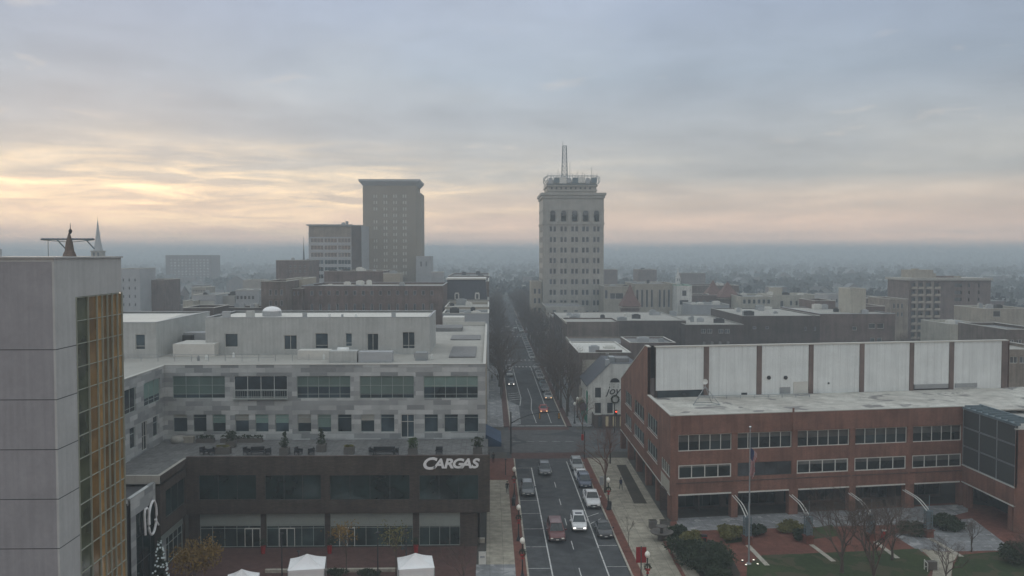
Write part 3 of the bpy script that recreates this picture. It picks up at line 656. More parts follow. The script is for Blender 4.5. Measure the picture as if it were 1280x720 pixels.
    # main roof
    D = 22; r = [(0, 0), (U[0]*L, U[1]*L), (U[0]*(L+4)-.2*D, U[1]*(L+4)+D+4), (0, D+2)]
    g = MB(); e = dp(1262, 487, 136.5); n2 = dp(1262, 508, 119)
    g.prism([(.36, .3), (U[0]*L, U[1]*L+.3), (n2.x-ox+3, U[1]*L+.4), (e.x-ox+3, 137-oy), (.36, ys-oy+2)], ZT-.6, ZT-.45); g.build('roof', 'stained_roof', t)
    # clerestory: tall white panels between brick pilasters
    c0 = (dp(820, 460, 127.5).x, 127.5); c1 = (dp(1259, 460, 136.0).x, 136.0); cu = Vector((c1[0]-c0[0], c1[1]-c0[1])); cl = cu.length; cu.normalize(); CU = (cu.x, cu.y); ac = math.atan2(cu.y, cu.x)
    def cs(x): return hit(x, 460, c0, CU)[0]
    g = MB(); g.box(0, cl, .25, .6, ZT-.6, zc-.15); k = g.build('screen_wall', 'dark_brick', t); k.location = (*l(c0), 0); k.rotation_euler.z = ac
    pil = [(880, 886), (946, 952), (1011, 1016.5), (1074.5, 1080), (1137, 1142), (1186.5, 1192), (1252, 1259)]
    for a, b in pil:
        g = MB(); g.box(cs(a), cs(b), -.1, .3, ZT-.5, zc-.1); k = g.build('pilaster', 'dull_brick', t); k.location = (*l(c0), 0); k.rotation_euler.z = ac
    e0 = [820]+[b for a, b in pil[:-1]]; e1 = [a for a, b in pil]
    for i, (a, b) in enumerate(zip(e0, e1)):
        zb = (14.05, 13.0, 13.0, 13.0, 13.0, 13.9, 13.0)[i]
        g = MB(); g.box(cs(a)+.03, cs(b)-.03, .02, .24, zb, zc-.1)
        k = g.build('white_panel', 'white_panel', t); k.location = (*l(c0), 0); k.rotation_euler.z = ac
    g = MB(); g.box(-.1, cl+.05, -.14, .7, zc-.1, zc+.08); k = g.build('coping', 'coping', t); k.location = (*l(c0), 0); k.rotation_euler.z = ac
    g = MB(); g.box(cs(822), cs(879), .03, .2, ZT-.45, 14.0); k = g.build('low_window', 'blue_glass', t); k.location = (*l(c0), 0); k.rotation_euler.z = ac
    for a, b in ((1143, 1185), (1194, 1221)):
        g = MB(); g.box(cs(a), cs(b), -.16, .01, 13.25, 13.9); k = g.build('louvre', 'grey_metal', t); k.location = (*l(c0), 0); k.rotation_euler.z = ac
    for x in (961, 982):
        z = hit(x, 472, c0, CU)[1]; g = MB(); g.tube([(cs(x), .02, z), (cs(x), -.15, z)], .3, 10); k = g.build('vent', 'dark_metal', t); k.location = (*l(c0), 0); k.rotation_euler.z = ac
    for (a, b, ya, yb, m) in ((975, 988, 484, 492, 'grey_metal'), (992, 1010, 478, 492, 'frame_white'), (927, 934, 491, 493.5, 'dark_metal'), (1035, 1037, 478, 480, 'dark_metal')):
        z1 = hit(a, ya, c0, CU)[1]; z0 = hit(a, yb, c0, CU)[1]; g = MB(); g.box(cs(a), cs(b), -.06, .015, z0, z1)
        if b-a == 18: g.box(cs(a)-.05, cs(b)+.05, -.1, -.065, z1, z1+.1)
        k = g.build('vent' if b-a != 18 else 'roof_door', m, t); k.location = (*l(c0), 0); k.rotation_euler.z = ac
    # sloped roof behind the screen
    g = MB(); g.poly([(.4, ys-oy+2.2, zc), (cu.x*cl+2, ys-oy+2.2+8.5, zc), (cu.x*cl+2, y1-oy+8, 12.2), (.4, y1-oy, 12.2)]); g.build('sloped_roof', 'grey_roof', t)
    g = MB(); xe = c1[0]-ox+.3; g.poly([(xe, c1[1]-oy, ZT-.5), (xe, y1-oy+8, 12), (xe, c1[1]-oy+2, zc), (xe, c1[1]-oy, zc)]); g.build('wall', 'red_brick', t)
    # rail
    g = MB(); A = gp(873, 499, ZT-.45); Bq = gp(1012, 496.5, ZT-.45)
    for z in (.25, .5): g.tube([(A.x-ox, A.y-oy, ZT-.45+z), (Bq.x-ox, Bq.y-oy, ZT-.45+z)], .045, 5)
    for i in range(9): p = A.lerp(Bq, i/8); g.box(p.x-ox-.04, p.x-ox+.04, p.y-oy-.04, p.y-oy+.04, ZT-.45, ZT+.05)
    g.build('roof_rail', 'grey_metal', t)
    p = dp(992, 520, 112.6); g = MB(); g.tube([(p.x-ox-.1, p.y-oy-.22, 11.1), (p.x-ox-.1, p.y-oy-.22, 14.1)], .13, 8); g.build('downpipe', 'red_brick', t)
    # projecting wing with glass wall
    xw = B.x; yn = 104.6; zt0 = 13.3; xe = xw+14
    W((xw, B.y), (0, -1), B.y-yn, ZS, 5.6, [], 'red_brick')
    g = MB(); g.box(xw-ox, xe-ox, yn-oy, yn-oy+.3, ZS, 5.6)
    pw = (xw, B.y); zs = [5.62, 8.2, 10.75, 13.2]; n = 3; Lw = B.y-yn
    for i in range(n):
        for j in range(3):
            o = (Lw*i/n+.04, Lw*(i+1)/n-.04, zs[j]+.04, zs[j+1]-.04)
            window(t, l(pw), (0, -1), o, nx=1, fw=.05, fm='grey_metal', gm='dark_glass', inset=.1, name='glass_bay')
    g = MB(); g.box(xw-ox+.06, xw-ox+.3, yn-oy, B.y-oy, 5.6, 13.2); g.build('glass_frame', 'frame_dark', t)
    g = MB(); g.box(xw-ox-.12, xw-ox+.5, yn-oy-.2, B.y-oy, 13.2, 13.45)
    for k in range(9): y = yn-oy+k*1.4; g.box(xw-ox-.1, xw-ox+2.2, y, y+.16, 13.46, 13.75)
    g.box(xw-ox+2.2, xw-ox+2.4, yn-oy-.2, B.y-oy, 13.46, 13.8); g.build('roof_frame', 'lattice', t)
    g = MB(); g.box(xw-ox-.08, xw-ox+.15, yn-oy, B.y-oy, ZS-.05, ZS+.1); g.box(xw-ox-.06, xw-ox+.1, yn-oy, B.y-oy, 5.5, 5.63); g.build('white_trim', 'frame_white', t)
    # brick end of the wing
    ope = [(1.4, 7, 9.0, 11.2), (1.4, 7, 5.6, 7.6)]
    W((xw-.02, yn), (1, 0), 16, 0, 12.7, ope+[(2, 12, .2, 3.2)], 'red_brick')
    for o in ope: window(t, l((xw-.02, yn)), (1, 0), o, nx=3, fm='frame_dark', gm='dark_glass')
    window(t, l((xw-.02, yn)), (1, 0), (2, 12, .2, 3.2), nx=6, fm='frame_dark', gm='dark_glass')
    g = MB(); g.box(xw-ox+.4, xe-ox+2, yn-oy+.25, B.y-oy+6, 12.2, 12.4); g.build('roof', 'light_roof', t)
    g = MB(); g.box(xw-ox, xe-ox+2, yn-oy-.05, yn-oy+.3, 12.7, 12.85); g.build('coping', 'coping', t)
    for k in (0, 1): g = MB(); y = yn-oy+.3 if k == 0 else B.y-oy-1.4; g.box(xw-ox+.02, xw-ox+.8, y, y+1.0, 0, ZS-.01); g.build('pier', 'red_brick', t)
    g = MB(); g.box(xw-ox+4, xw-ox+4.2, yn-oy, B.y-oy+4, 0, ZS); g.build('inner_wall', 'dark_glass', t); g = MB(); g.box(xw-ox+.1, xw-ox+4, yn-oy+.3, B.y-oy+4, ZS-.003, ZS+.1); g.build('soffit', 'dark_brick', t)
    return O, U, L, B
BO, BU, BL, BB = brick_office()
# tripod with dish on the flat roof
p = gp(884, 507, 13.0); t = thing('roof_antenna', 'grey roof tripod with a small white dish in front of the white screen', 'antenna', (p.x, p.y+1.2, 13.0))
g = MB()
for a, b in ((-1.9, -.9), (1.9, -.9), (-1.2, 1.2), (1.2, 1.2)): g.tube([(a, b, 0), (0, 0, 2.5)], .05, 5)
g.tube([(-1.9, -.9, .05), (1.9, -.9, .05), (1.2, 1.2, .05), (-1.2, 1.2, .05), (-1.9, -.9, .05)], .05, 5); g.tube([(-1, -.5, 1.2), (1, -.5, 1.2)], .035, 4); g.build('tripod', 'grey_metal', t)
g = MB(); g.tube([(0, 0, 2.2), (0, 0, 3.3)], .04, 6); g.build('mast', 'grey_metal', t)
g = MB(); g.lathe([(.02, .0), (.2, .03), (.38, .12), (.4, .14), (.36, .12), (.02, .04)], (0, 0, 0), 14); d = g.build('dish', 'white_metal', t, True); d.location = (-.05, -.1, 3.2); d.rotation_euler = (R(95), 0, R(-15))
# ------------------------------------------------------------------ forecourt of the brick office
def G(*pts): return [gp(x, y) for x, y in pts]
sheet('plaza_paving', G((838, 652), (838, 662), (815, 720), (940, 770), (1300, 770), (1300, 640), (1200, 628), (1000, 640)), .012, 'brick_paving')
sheet('sidewalk', G((845, 648), (1210, 630), (1210, 640), (1150, 655), (848, 664)), .016, 'cool_concrete')
sheet('sidewalk', G((1115, 668), (1178, 652), (1215, 648), (1268, 688), (1150, 690)), .02, 'cool_concrete')
sheet('lawn', G((953, 694), (1010, 692), (1148, 686), (1154, 692), (1166, 700), (1164, 712), (1130, 770), (930, 770), (934, 707)), .024, 'lawn')
sheet('lawn', G((1198, 694), (1268, 688), (1320, 700), (1320, 770), (1190, 770), (1190, 712)), .024, 'lawn')
sheet('path', G((1150, 686), (1198, 692), (1191, 704), (1189, 720), (1195, 770), (1160, 770), (1166, 714), (1167, 704), (1160, 695)), .028, 'pale_concrete')
sheet('planting_bed', G((822, 660), (846, 662), (905, 680), (925, 716), (930, 770), (850, 770)), .02, 'planting_bed')
for P in (((898, 666), (908, 680), (935, 676), (925, 660)), ((994, 664), (1000, 676), (1050, 670), (1040, 656))): sheet('lawn', G(*P), .026, 'lawn')
b = MB()
def strip(a, c, w=.55):
    A, B_ = gp(*a), gp(*c); d = (B_-A); d.z = 0; d.normalize(); n = Vector((-d.y, d.x, 0))*w/2
    slab('pale_strip', [A+n, A-n, B_-n, B_+n], .0, .05, 'kerb_stone')
strip((934, 681), (959, 707)); strip((1014, 681), (1042, 702)); strip((1092, 676), (1122, 698)); strip((1162, 673), (1202, 696))
slab('bed_kerb', [gp(818, 658), gp(821, 658), gp(858, 725), gp(854, 725)], 0, .3, 'brick_paving')
# pylons with curved ribs
pyl_names = ['leftmost lattice pylon with white curved ribs, behind the flagpole', 'second lattice pylon from the flagpole with white curved ribs', 'third lattice pylon with curved ribs, half hidden behind bare trees', 'lattice pylon with white curved ribs nearest the glass wall']
first = None
for i, (x, y) in enumerate(((934, 680), (1010, 679), (1088, 676), (1160, 671))):
    p = gp(x, y)
    if first is None:
        t = thing('lattice_pylon', pyl_names[0], 'pylon', (p.x, p.y, 0), math.atan2(BU[1], BU[0]), 'curved rib pylons along the brick arcade')
        g = MB(); g.box(-.45, .45, -.45, .45, 0, .85); g.box(-.55, .55, -.55, .55, .85, .97); g.build('base', 'brick_paving', t)
        g = MB()
        for a in (-.32, .32):
            for c in (-.32, .32): g.box(a-.045, a+.045, c-.045, c+.045, 1.0, 3.3)
        for k in range(7): z = 1.1+k*.34; g.box(-.38, .38, -.38, -.34, z, z+.07); g.box(-.38, .38, .34, .38, z, z+.07); g.box(-.38, -.34, -.34, .34, z, z+.07); g.box(.34, .38, -.34, .34, z, z+.07)
        g.box(-.2, .2, -.2, .2, 1.0, 3.2); g.build('lattice_column', 'lattice', t)
        g = MB(); g.tube([(.1, 0, 3.2), (.1, 0, 5.0)], .05, 5); g.build('mast', 'lattice', t)
        for s in (-.18, .18):
            g = MB(); pts = []
            for k in range(9):
                a = k/8; pts.append((s+1.35*a, 6.9*a, 3.15+.72*math.sin(min(1, a*1.9)*1.57)-.12*max(0, a-.5)))
            g.tube(pts, .06, 5); g.build('curved_rib', 'frame_white', t)
        first = t
    else: dup(first, (p.x, p.y, 0), math.atan2(BU[1], BU[0]), pyl_names[i])
# flagpole with drooping flag, four ground lights
p = gp(936, 705); t = thing('flagpole', 'tall pale flagpole standing on the brick paving beside the lawn', 'flagpole', (p.x, p.y, 0))
g = MB(); g.tube([(0, 0, .1), (0, 0, 5), (0, 0, 15.0)], [.11, .09, .05], 10); g.build('pole', 'grey_metal', t); g = MB(); g.lathe([(.3, 0), (.28, .08), (.15, .16)], n=12); g.build('base', 'grey_metal', t)
g = MB(); g.lathe([(.02, 14.98), (.12, 15.05), (.15, 15.14), (.1, 15.24), (.02, 15.28)], n=10); g.build('finial', 'chrome', t, True)
def flag():
    t = tag(obj('flag', None), None); 
    b = MB(); nz, nx = 22, 12; Wf, Hf = .62, 2.9
    vs = [[None]*(nx+1) for _ in range(nz+1)]
    for j in range(nz+1):
        for i in range(nx+1):
            s = i/nx; z = -Hf*j/nz; x = s*Wf*(1-.25*(j/nz))+.06*math.sin(j*.5)*s; y = .16*math.sin(s*9+j*.1)*(.3+.7*j/nz)
            vs[j][i] = (x-.28*(j/nz)*.6, y, z-.55*s)
    for j in range(nz):
        for i in range(nx):
            b.cur = 2 if (j < 9 and i < 7) else ((i+(j//4)) % 2); b.quad(vs[j][i], vs[j+1][i], vs[j+1][i+1], vs[j][i+1])
    bpy.data.objects.remove(t)
    o = b.build('flag', ['flag_red', 'flag_white', 'flag_blue'], None, True); md = o.modifiers.new('s', 'SOLIDIFY'); md.thickness = .015
    o.location = (p.x+.08, p.y-.05, 12.9); o.rotation_euler.z = R(-20); return tag(o, 'limp striped red and white flag hanging from the tall flagpole', 'flag')
mat('flag_red', (.32, .05, .05)); mat('flag_white', (.42, .4, .4)); mat('flag_blue', (.04, .05, .12)); flag()
for i, (x, y, nm) in enumerate(((928, 702, 'lit ground light left behind the flagpole foot'), (932.5, 707.5, 'lit ground light left in front of the flagpole foot'), (942, 701.5, 'lit ground light right behind the flagpole foot'), (947, 706.5, 'lit ground light right in front of the flagpole foot'))):
    q = gp(x, y); t = thing('ground_light', nm, 'ground light', (q.x, q.y, .012), group='lights round the flagpole'); MB().lathe([(.16, 0), (.16, .1), (.12, .14)], n=10).build('housing', 'dark_metal', t); MB().lathe([(.11, .141), (.09, .17), (.02, .19)], n=10).build('lens', 'lamp_soft', t)
# red box, low planter bowl, stone cubes, bench
p = gp(880, 684); t = thing('newspaper_box', 'small red newspaper box on the brick paving behind the shrubs', 'newspaper box', (p.x, p.y, .012))
g = MB(); g.box(-.28, .28, -.25, .25, .25, 1.25); g.build('body', 'signal_red', t); g = MB(); g.box(-.32, .32, -.28, .28, 1.25, 1.45); g.build('lid', 'dark_metal', t); g = MB(); g.box(-.2, .2, -.262, -.25, .7, 1.15); g.build('window', 'dark_glass', t); g = MB(); g.box(-.06, .06, -.06, .06, 0, .25); g.build('stand', 'dark_metal', t)
p = gp(1104, 675); t = thing('newspaper_box', 'red box between bare trees before the arcade', 'newspaper box', (p.x, p.y, .012))
g = MB(); g.box(-.22, .22, -.22, .22, .2, 1.1); g.build('body', 'signal_red', t); g = MB(); g.box(-.25, .25, -.25, .25, 1.1, 1.22); g.build('lid', 'frame_white', t); g = MB(); g.box(-.06, .06, -.06, .06, 0, .2); g.build('stand', 'dark_metal', t)
for i, x in enumerate((816, 830)):
    p = gp(x, 661); t = thing('planter_box', ('square grey planter nearer the street beside the corner pier', 'square grey planter right at the corner pier')[i], 'planter', (p.x, p.y, .13), group='planters at the brick corner')
    g = MB(); g.box(-.45, .45, -.45, .45, 0, .85); g.box(-.5, .5, -.5, .5, .85, .93); g.build('box', 'planter', t); g = MB(); g.box(-.4, .4, -.4, .4, .93, .97); g.build('soil', 'planting_bed', t)
p = gp(827, 676); t = thing('stone_fountain', 'round tiered stone bowl at the corner of the shrub bed', 'fountain', (p.x, p.y, .0))
g = MB(); g.lathe([(.5, 0), (.45, .5), (.6, .7), (1.3, 1.0), (1.4, 1.15), (1.3, 1.12), (.3, .95)], n=20); g.build('bowl', 'planter', t, True); g = MB(); g.lathe([(.2, .95), (.16, 1.5), (.65, 1.7), (.7, 1.8), (.1, 1.75)], n=16); g.build('upper_bowl', 'planter', t, True)
p = gp(1164, 712); t = thing('white_gate', 'low white railing frame standing beside the pale path', 'railing', (p.x, p.y, .03))
g = MB(); g.tube([(-.75, 0, 0), (-.75, 0, 1.1)], .06, 6); g.tube([(.75, 0, 0), (.75, 0, 1.1)], .06, 6); g.tube([(-.75, 0, .3), (.75, 0, .3)], .05, 6); g.tube([(-.75, -.7, 0), (-.75, -.7, .9), (-.75, 0, 1.0)], .05, 6); g.build('frame', 'frame_white', t)
g = MB(); g.box(-.5, .5, -.3, .3, .05, .9); g.build('box', 'planter', t)
# ================================================================== vegetation
def branch(b, p, d, r, L, depth, rnd, tips, spread=.5, up=.15, sides=4):
    n = 2 if depth > 1 else 1
    pts = [p]; rs = [r]; q = p.copy(); dd = d.copy()
    for i in range(n):
        dd = (dd+Vector((rnd.gauss(0, .12), rnd.gauss(0, .12), up*.5+rnd.gauss(0, .05)))).normalized(); q = q+dd*L/n; pts.append(q); rs.append(r*(1-.35*(i+1)/n))
    b.tube(pts, rs, sides if depth > 2 else 3, cap=False)
    if depth == 0: tips.append(q); return
    k = rnd.choice((2, 3, 3)) if depth > 1 else rnd.choice((3, 4))
    for j in range(k):
        a = d.orthogonal().normalized(); a = Matrix.Rotation(rnd.uniform(0, 6.28), 3, d) @ a
        nd = (dd*(1-spread*.5)+a*spread*rnd.uniform(.6, 1.25)).normalized()
        f = rnd.uniform(.5, 1) if j else 1.0
        s = pts[-1].lerp(pts[0], (1-f)*.7)
        branch(b, s, nd, r*rnd.uniform(.5, .66), L*rnd.uniform(.62, .84), depth-1, rnd, tips, spread, up, sides)
def leafcloud(b, centres, size, n, rnd, spread):
    for c in centres:
        for _ in range(n):
            p = c+Vector((rnd.gauss(0, spread), rnd.gauss(0, spread), rnd.gauss(0, spread*.8)))
            a = Vector((rnd.gauss(0, 1), rnd.gauss(0, 1), rnd.gauss(0, 1))).normalized(); o = a.orthogonal().normalized(); o = Matrix.Rotation(rnd.uniform(0, 6.28), 3, a) @ o; e = a.cross(o); s = size*rnd.uniform(.6, 1.3)
            b.quad(p-o*s-e*s*.6, p+o*s-e*s*.6, p+o*s*.7+e*s*.7, p-o*s*.7+e*s*.7)
def make_tree(seed, h, trunk_h, label, name='bare_tree', cat='tree', twig='twig', spread=.5, depth=5, leaf=None, leafn=6, leafs=.12, leafsp=.35, up=.15, group=None, r=None):
    rnd = random.Random(seed); t = thing(name, label, cat, (0, 0, 0), 0, group); r = r or h*.016
    b = MB(); b.tube([Vector((0, 0, -.1)), Vector((rnd.gauss(0, .05), 0, trunk_h*.5)), Vector((0, 0, trunk_h))], [r*1.5, r*1.1, r*.9], 7, cap=False); b.build('trunk', 'bark', t, True)
    b = MB(); tips = []; L = (h-trunk_h)*.36
    for k in range(4):
        a = k*1.57+rnd.uniform(-.4, .4); d = Vector((math.cos(a)*spread, math.sin(a)*spread, 1)).normalized() if k else Vector((.05, 0, 1))
        branch(b, Vector((0, 0, trunk_h-.1)), d, r*.72, L*(1 if k else 1.15), depth-1, rnd, tips, spread, up)
    b.build('crown', twig, t)
    if leaf:
        b = MB(); leafcloud(b, tips, leafs, leafn, rnd, leafsp); b.build('foliage', leaf, t)
    return t
def evergreen(seed, h, w, label, name='evergreen_tree', cat='tree', leaf='leaf_dark', n=900, s=.09):
    rnd = random.Random(seed); t = thing(name, label, cat)
    b = MB(); b.tube([(0, 0, 0), (0, 0, h*.9)], [h*.02, h*.006], 6); b.build('trunk', 'bark', t)
    b = MB(); cs = []
    for _ in range(n):
        z = rnd.random()**1.2; rr = w*.5*(1-z)**.8*(.75+.3*math.sin(z*22)); a = rnd.uniform(0, 6.28); q = rr*math.sqrt(rnd.uniform(.2, 1)); cs.append(Vector((q*math.cos(a), q*math.sin(a), h*(.08+.92*z))))
    leafcloud(b, cs, s, 2, rnd, .05); b.build('foliage', leaf, t); return t
def shrub(seed, w, h, label, leaf='leaf_dark', n=700, s=.1, name='shrub', cat='shrub', loc=(0, 0, 0), group=None, d=None):
    rnd = random.Random(seed); t = thing(name, label, cat, loc, 0, group); cs = []; d = d or w
    lob = [(rnd.uniform(-.28, .28)*w, rnd.uniform(-.28, .28)*d, rnd.uniform(.35, .65)*h, rnd.uniform(.22, .34)) for _ in range(6)]
    for _ in range(n):
        x, y, z, q = rnd.choice(lob); v = Vector((rnd.gauss(0, 1), rnd.gauss(0, 1), rnd.gauss(0, 1))).normalized()*rnd.uniform(.5, 1.15)
        c = Vector((x+v.x*q*w, y+v.y*q*d, max(.05, z+v.z*q*h))); cs.append(c)
    b = MB(); leafcloud(b, cs, s, 3, rnd, .07); b.build('foliage', leaf, t)
    b = MB()
    for k in range(5): x, y, z, q = lob[k]; b.tube([(x*.2, y*.2, 0), (x, y, z)], .03, 4)
    b.build('stem', 'bark', t); return t
def place(t, p, rz=0, s=None):
    t.location = p; t.rotation_euler.z = rz
    if s: t.scale = (s,)*3
    return t
# plaza, in front of the letters office
place(make_tree(3, 5.4, 2.2, 'young tree with thin orange leaves before the second storefront pier', 'young_tree', leaf='leaf_amber', depth=4, leafn=5, leafs=.085, leafsp=.3, r=.055, spread=.45), gp(433, 718))
place(make_tree(4, 5.6, 2.2, 'young tree with sparse yellow olive leaves before the third storefront', 'young_tree', leaf='leaf_olive', depth=4, leafn=4, leafs=.08, leafsp=.32, r=.055, spread=.5), gp(495, 720))
place(make_tree(5, 5.2, 1.2, 'dense amber leaved tree in the left corner of the brick plaza', 'amber_tree', leaf='leaf_amber', depth=4, leafn=26, leafs=.1, leafsp=.42, spread=.75), gp(243, 740), s=1.0)
place(make_tree(6, 5.0, .7, 'spreading bare shrub tree at the right end of the brick plaza', 'bare_tree', depth=5, spread=.62, r=.06, up=.25), gp(580, 730))
place(evergreen(8, 4.6, 1.7, 'dark conifer dotted with white lights below the logo', 'lit_conifer'), (-34.2, 91.0, .012))
rnd = random.Random(5); b = MB()
for k in range(46):
    z = rnd.uniform(.05, .95); a = rnd.uniform(-2.6, .6); r = .88*(1-z)**.8; c = Vector((r*math.cos(a), r*math.sin(a), 4.6*(.08+.92*z))); b.box(c.x-.07, c.x+.07, c.y-.07, c.y+.07, c.z-.07, c.z+.07)
cn = [o for o in C.objects if o.name.startswith('lit_conifer')][0]; b.build('light_string', 'light_dots', cn)
for i, (a, c, nm) in enumerate(((408, 433, 'low dark hedge clump along the plaza edge right of the left tent'), (446, 478, 'larger low dark hedge clump between the two tents'))):
    p = gp((a+c)/2, 721); shrub(20+i, (c-a)*.083, .9, nm, n=420, s=.08, loc=(p.x, p.y, .01), name='low_hedge', cat='hedge', d=1.2)
# forecourt shrubs
sh = [(856, 700, 4.6, 3.0, 'leaf_dark', 'broad dark green shrub in the bed at the kerb corner'), (885, 712, 6.0, 3.2, 'leaf_dark', 'largest dark spreading shrub in front of the brick forecourt'), (866, 682, 3.0, 1.9, 'leaf_olive', 'olive shrub behind the red box'), (848, 672, 2.6, 1.7, 'leaf_dark', 'dark rounded shrub next to the stone bowl'), (905, 735, 3.6, 2.4, 'leaf_dark', 'dark shrub at the near edge of the bed by the lawn'),
      (918, 673, 4.0, 1.7, 'leaf_olive', 'low olive shrub left of the first pylon base'), (945, 668, 2.2, 1.4, 'leaf_dark', 'small dark bush right of the first pylon'), (988, 663, 3.2, 1.3, 'leaf_olive', 'low hedge bush between the first two pylons'), (1000, 674, 2.0, 1.5, 'leaf_dark', 'dark bush beside the second pylon base'), (1140, 667, 3.2, 1.7, 'leaf_dark', 'dark bush left of the pylon by the glass wall'), (1178, 660, 4.2, 1.5, 'leaf_dark', 'broad low bush right of the pylon by the glass wall'), (1275, 705, 4.6, 2.6, 'leaf_dark', 'dark shrub at the right edge of the photo')]
for i, (x, y, w_, h_, lf, nm) in enumerate(sh):
    p = gp(x, y); shrub(40+i, w_, h_, nm, lf, n=int(420*w_), s=.1, loc=(p.x, p.y, 0))
bt = [(1052, 716, 8.3, .5, 31, 'tall bare tree on the lawn left of the other lawn trees'), (1092, 740, 9.2, .55, 32, 'bare tree on the lawn second from the left, in front of the third pylon'), (1115, 700, 6.0, .5, 33, 'smaller bare tree behind the lawn trees before the arcade'), (1214, 690, 3.6, .4, 34, 'very small bare tree on the grey paving right of the path'), (1182, 728, 4.6, .6, 35, 'bushy bare tree standing in the pale path'), (1300, 745, 6.5, .5, 36, 'bare tree at the right edge of the lawn')]
for x, y, h_, sp, sd, nm in bt: place(make_tree(sd, h_, h_*.2, nm, depth=7 if h_ > 5 else 6, spread=sp, up=.12, r=h_*.021), gp(x, y), sd)
# street trees
T = []
T.append(make_tree(51, 8.6, 2.6, 'reddish bare street tree beside the white pickup', depth=6, spread=.45, twig='twig_red'))
place(T[0], (16.4, gp(742, 617).y, .13))
place(make_tree(52, 6.4, 2.2, 'slim bare street tree behind the lamp post near the crossing', depth=5, spread=.4, twig='twig_red'), (19.5, 141, .13))
place(make_tree(53, 3.8, 1.3, 'thin bare sapling on the pale right sidewalk', depth=4, spread=.4, r=.03), gp(786, 684)+Vector((0, 0, .13)))
place(make_tree(56, 6.5, 2, 'bare tree with reddish twigs at the far corner before the white painted house', depth=6, spread=.5, twig='twig_red'), gp(728, 545)+Vector((0, 0, .1)))
protos = [make_tree(60+i, h_, h_*.25, '', depth=6, spread=s_) for i, (h_, s_) in enumerate(((13.0, .56), (11, .62), (14, .54)))]
used = [False]*3; gname = 'bare trees lining the street canyon beyond the crossing'
def street_tree(x, y, z=.13):
    k = rnd.randrange(3); lab = 'bare street tree on the %s sidewalk beyond the crossing' % ('right' if x > 10 else 'left')
    if not used[k]: used[k] = True; t = place(protos[k], (x, y, z), rnd.uniform(0, 6)); t['label'] = lab
    else: t = dup(protos[k], (x, y, z), rnd.uniform(0, 6), lab, scale=rnd.uniform(.82, 1.1))
    t['group'] = gname+(' on the right' if x > 10 else ' on the left')
y = 183
while y < 545:
    if not any(a-4 < y < b+4 for a, b in CROSS): street_tree(16.3+rnd.uniform(-.7, 1.2), y)
    y += rnd.uniform(4.2, 6)
y = 206
while y < 545:
    if not any(a-4 < y < b+4 for a, b in CROSS): street_tree(3.0+rnd.uniform(-.6, .5), y)
    y += rnd.uniform(5, 8)
# ================================================================== street furniture
def lamp(label, loc, twin=False):
    t = thing('street_lamp', label, 'street lamp', loc, 0)
    g = MB(); g.lathe([(.26, 0), (.24, .25), (.14, .45), (.1, .7), (.075, 1.0), (.06, 3.55), (.09, 3.6), (.06, 3.66)], n=10); g.build('pole', 'dark_metal', t)
    g = MB(); g.lathe([(.1, 3.66), (.14, 3.72), (.25, 3.85), (.27, 4.0), (.22, 4.18), (.1, 4.27), (.03, 4.35)], n=12); g.build('globe', 'globe', t, True)
    g = MB(); g.box(-.35, .35, -.02, .02, 3.0, 3.05); g.build('cross_arm', 'dark_metal', t); return t
def wreath(label, loc, s=1):
    t = thing('holiday_wreath', label, 'wreath', loc); b = MB(); rr = random.Random(len(label)); cs = [Vector((math.cos(a)*.32*s, math.sin(a)*.1, math.sin(a)*.32*s)) for a in [k*.2 for k in range(32)]]
    leafcloud(b, cs, .07, 4, rr, .05); b.build('greenery', 'leaf_dark', t)
    b = MB(); b.poly([(0, -.12, -.2*s), (-.3*s, -.14, 0), (-.26*s, -.14, -.4*s)]); b.poly([(0, -.12, -.2*s), (.26*s, -.14, -.4*s), (.3*s, -.14, 0)]); b.box(-.1*s, .1*s, -.2, -.1, -.3*s, -.1*s); b.poly([(-.05, -.13, -.25*s), (-.2*s, -.14, -.75*s), (.0, -.14, -.7*s)]); b.poly([(.05, -.13, -.25*s), (.0, -.14, -.7*s), (.2*s, -.14, -.75*s)]); b.build('bow', 'signal_red', t)
def at_lamp(px, ypx, z, X):          # lamp on the line X whose point z shows at pixel row ypx
    Y = (H-z)*F/(ypx-318); return (X, Y, .13)
for (X, yg, nm) in ((3.4, 636.5, 'black globe lamp post on the left kerb strip beside the marked bays'), (3.4, 679, 'nearest black globe lamp post on the left kerb strip'), (3.4, 588, 'globe lamp post on the left kerb strip near the crossing'), (15.7, 602.5, 'black globe lamp post on the right brick strip beside the white pickup'), (15.7, 698, 'nearest black globe lamp post on the right beside the red banner'), (17.0, 505.5, 'globe lamp post on the far right corner beyond the crossing'), (18.2, 499, 'globe lamp post further along the far right sidewalk')):
    loc = at_lamp(0, yg, 4.2, X); lamp(nm, loc)
    if yg > 520: wreath('red bowed wreath hung on the '+nm.replace('black ', '').replace('globe lamp post', 'lamp').replace(' beside the marked bays', ' by the bays').replace(' beside the white pickup', ' by the pickup'), (loc[0], loc[1]-.12, 2.85), .85)
p = at_lamp(0, 695, 4.0, 14.9)
t = thing('street_banner', 'double red banner on a thin post at the near right kerb', 'banner', (15.3, p[1], .13)); g = MB(); g.tube([(0, 0, 0), (0, 0, 4.4)], .05, 6); g.build('post', 'dark_metal', t)
for s, nm in ((-1, 'banner'), (1, 'banner')): g = MB(); g.box(*sorted((s*.06, s*.52)), -.02, .02, 2.7, 4.3); g.build('banner', 'banner_red', t)
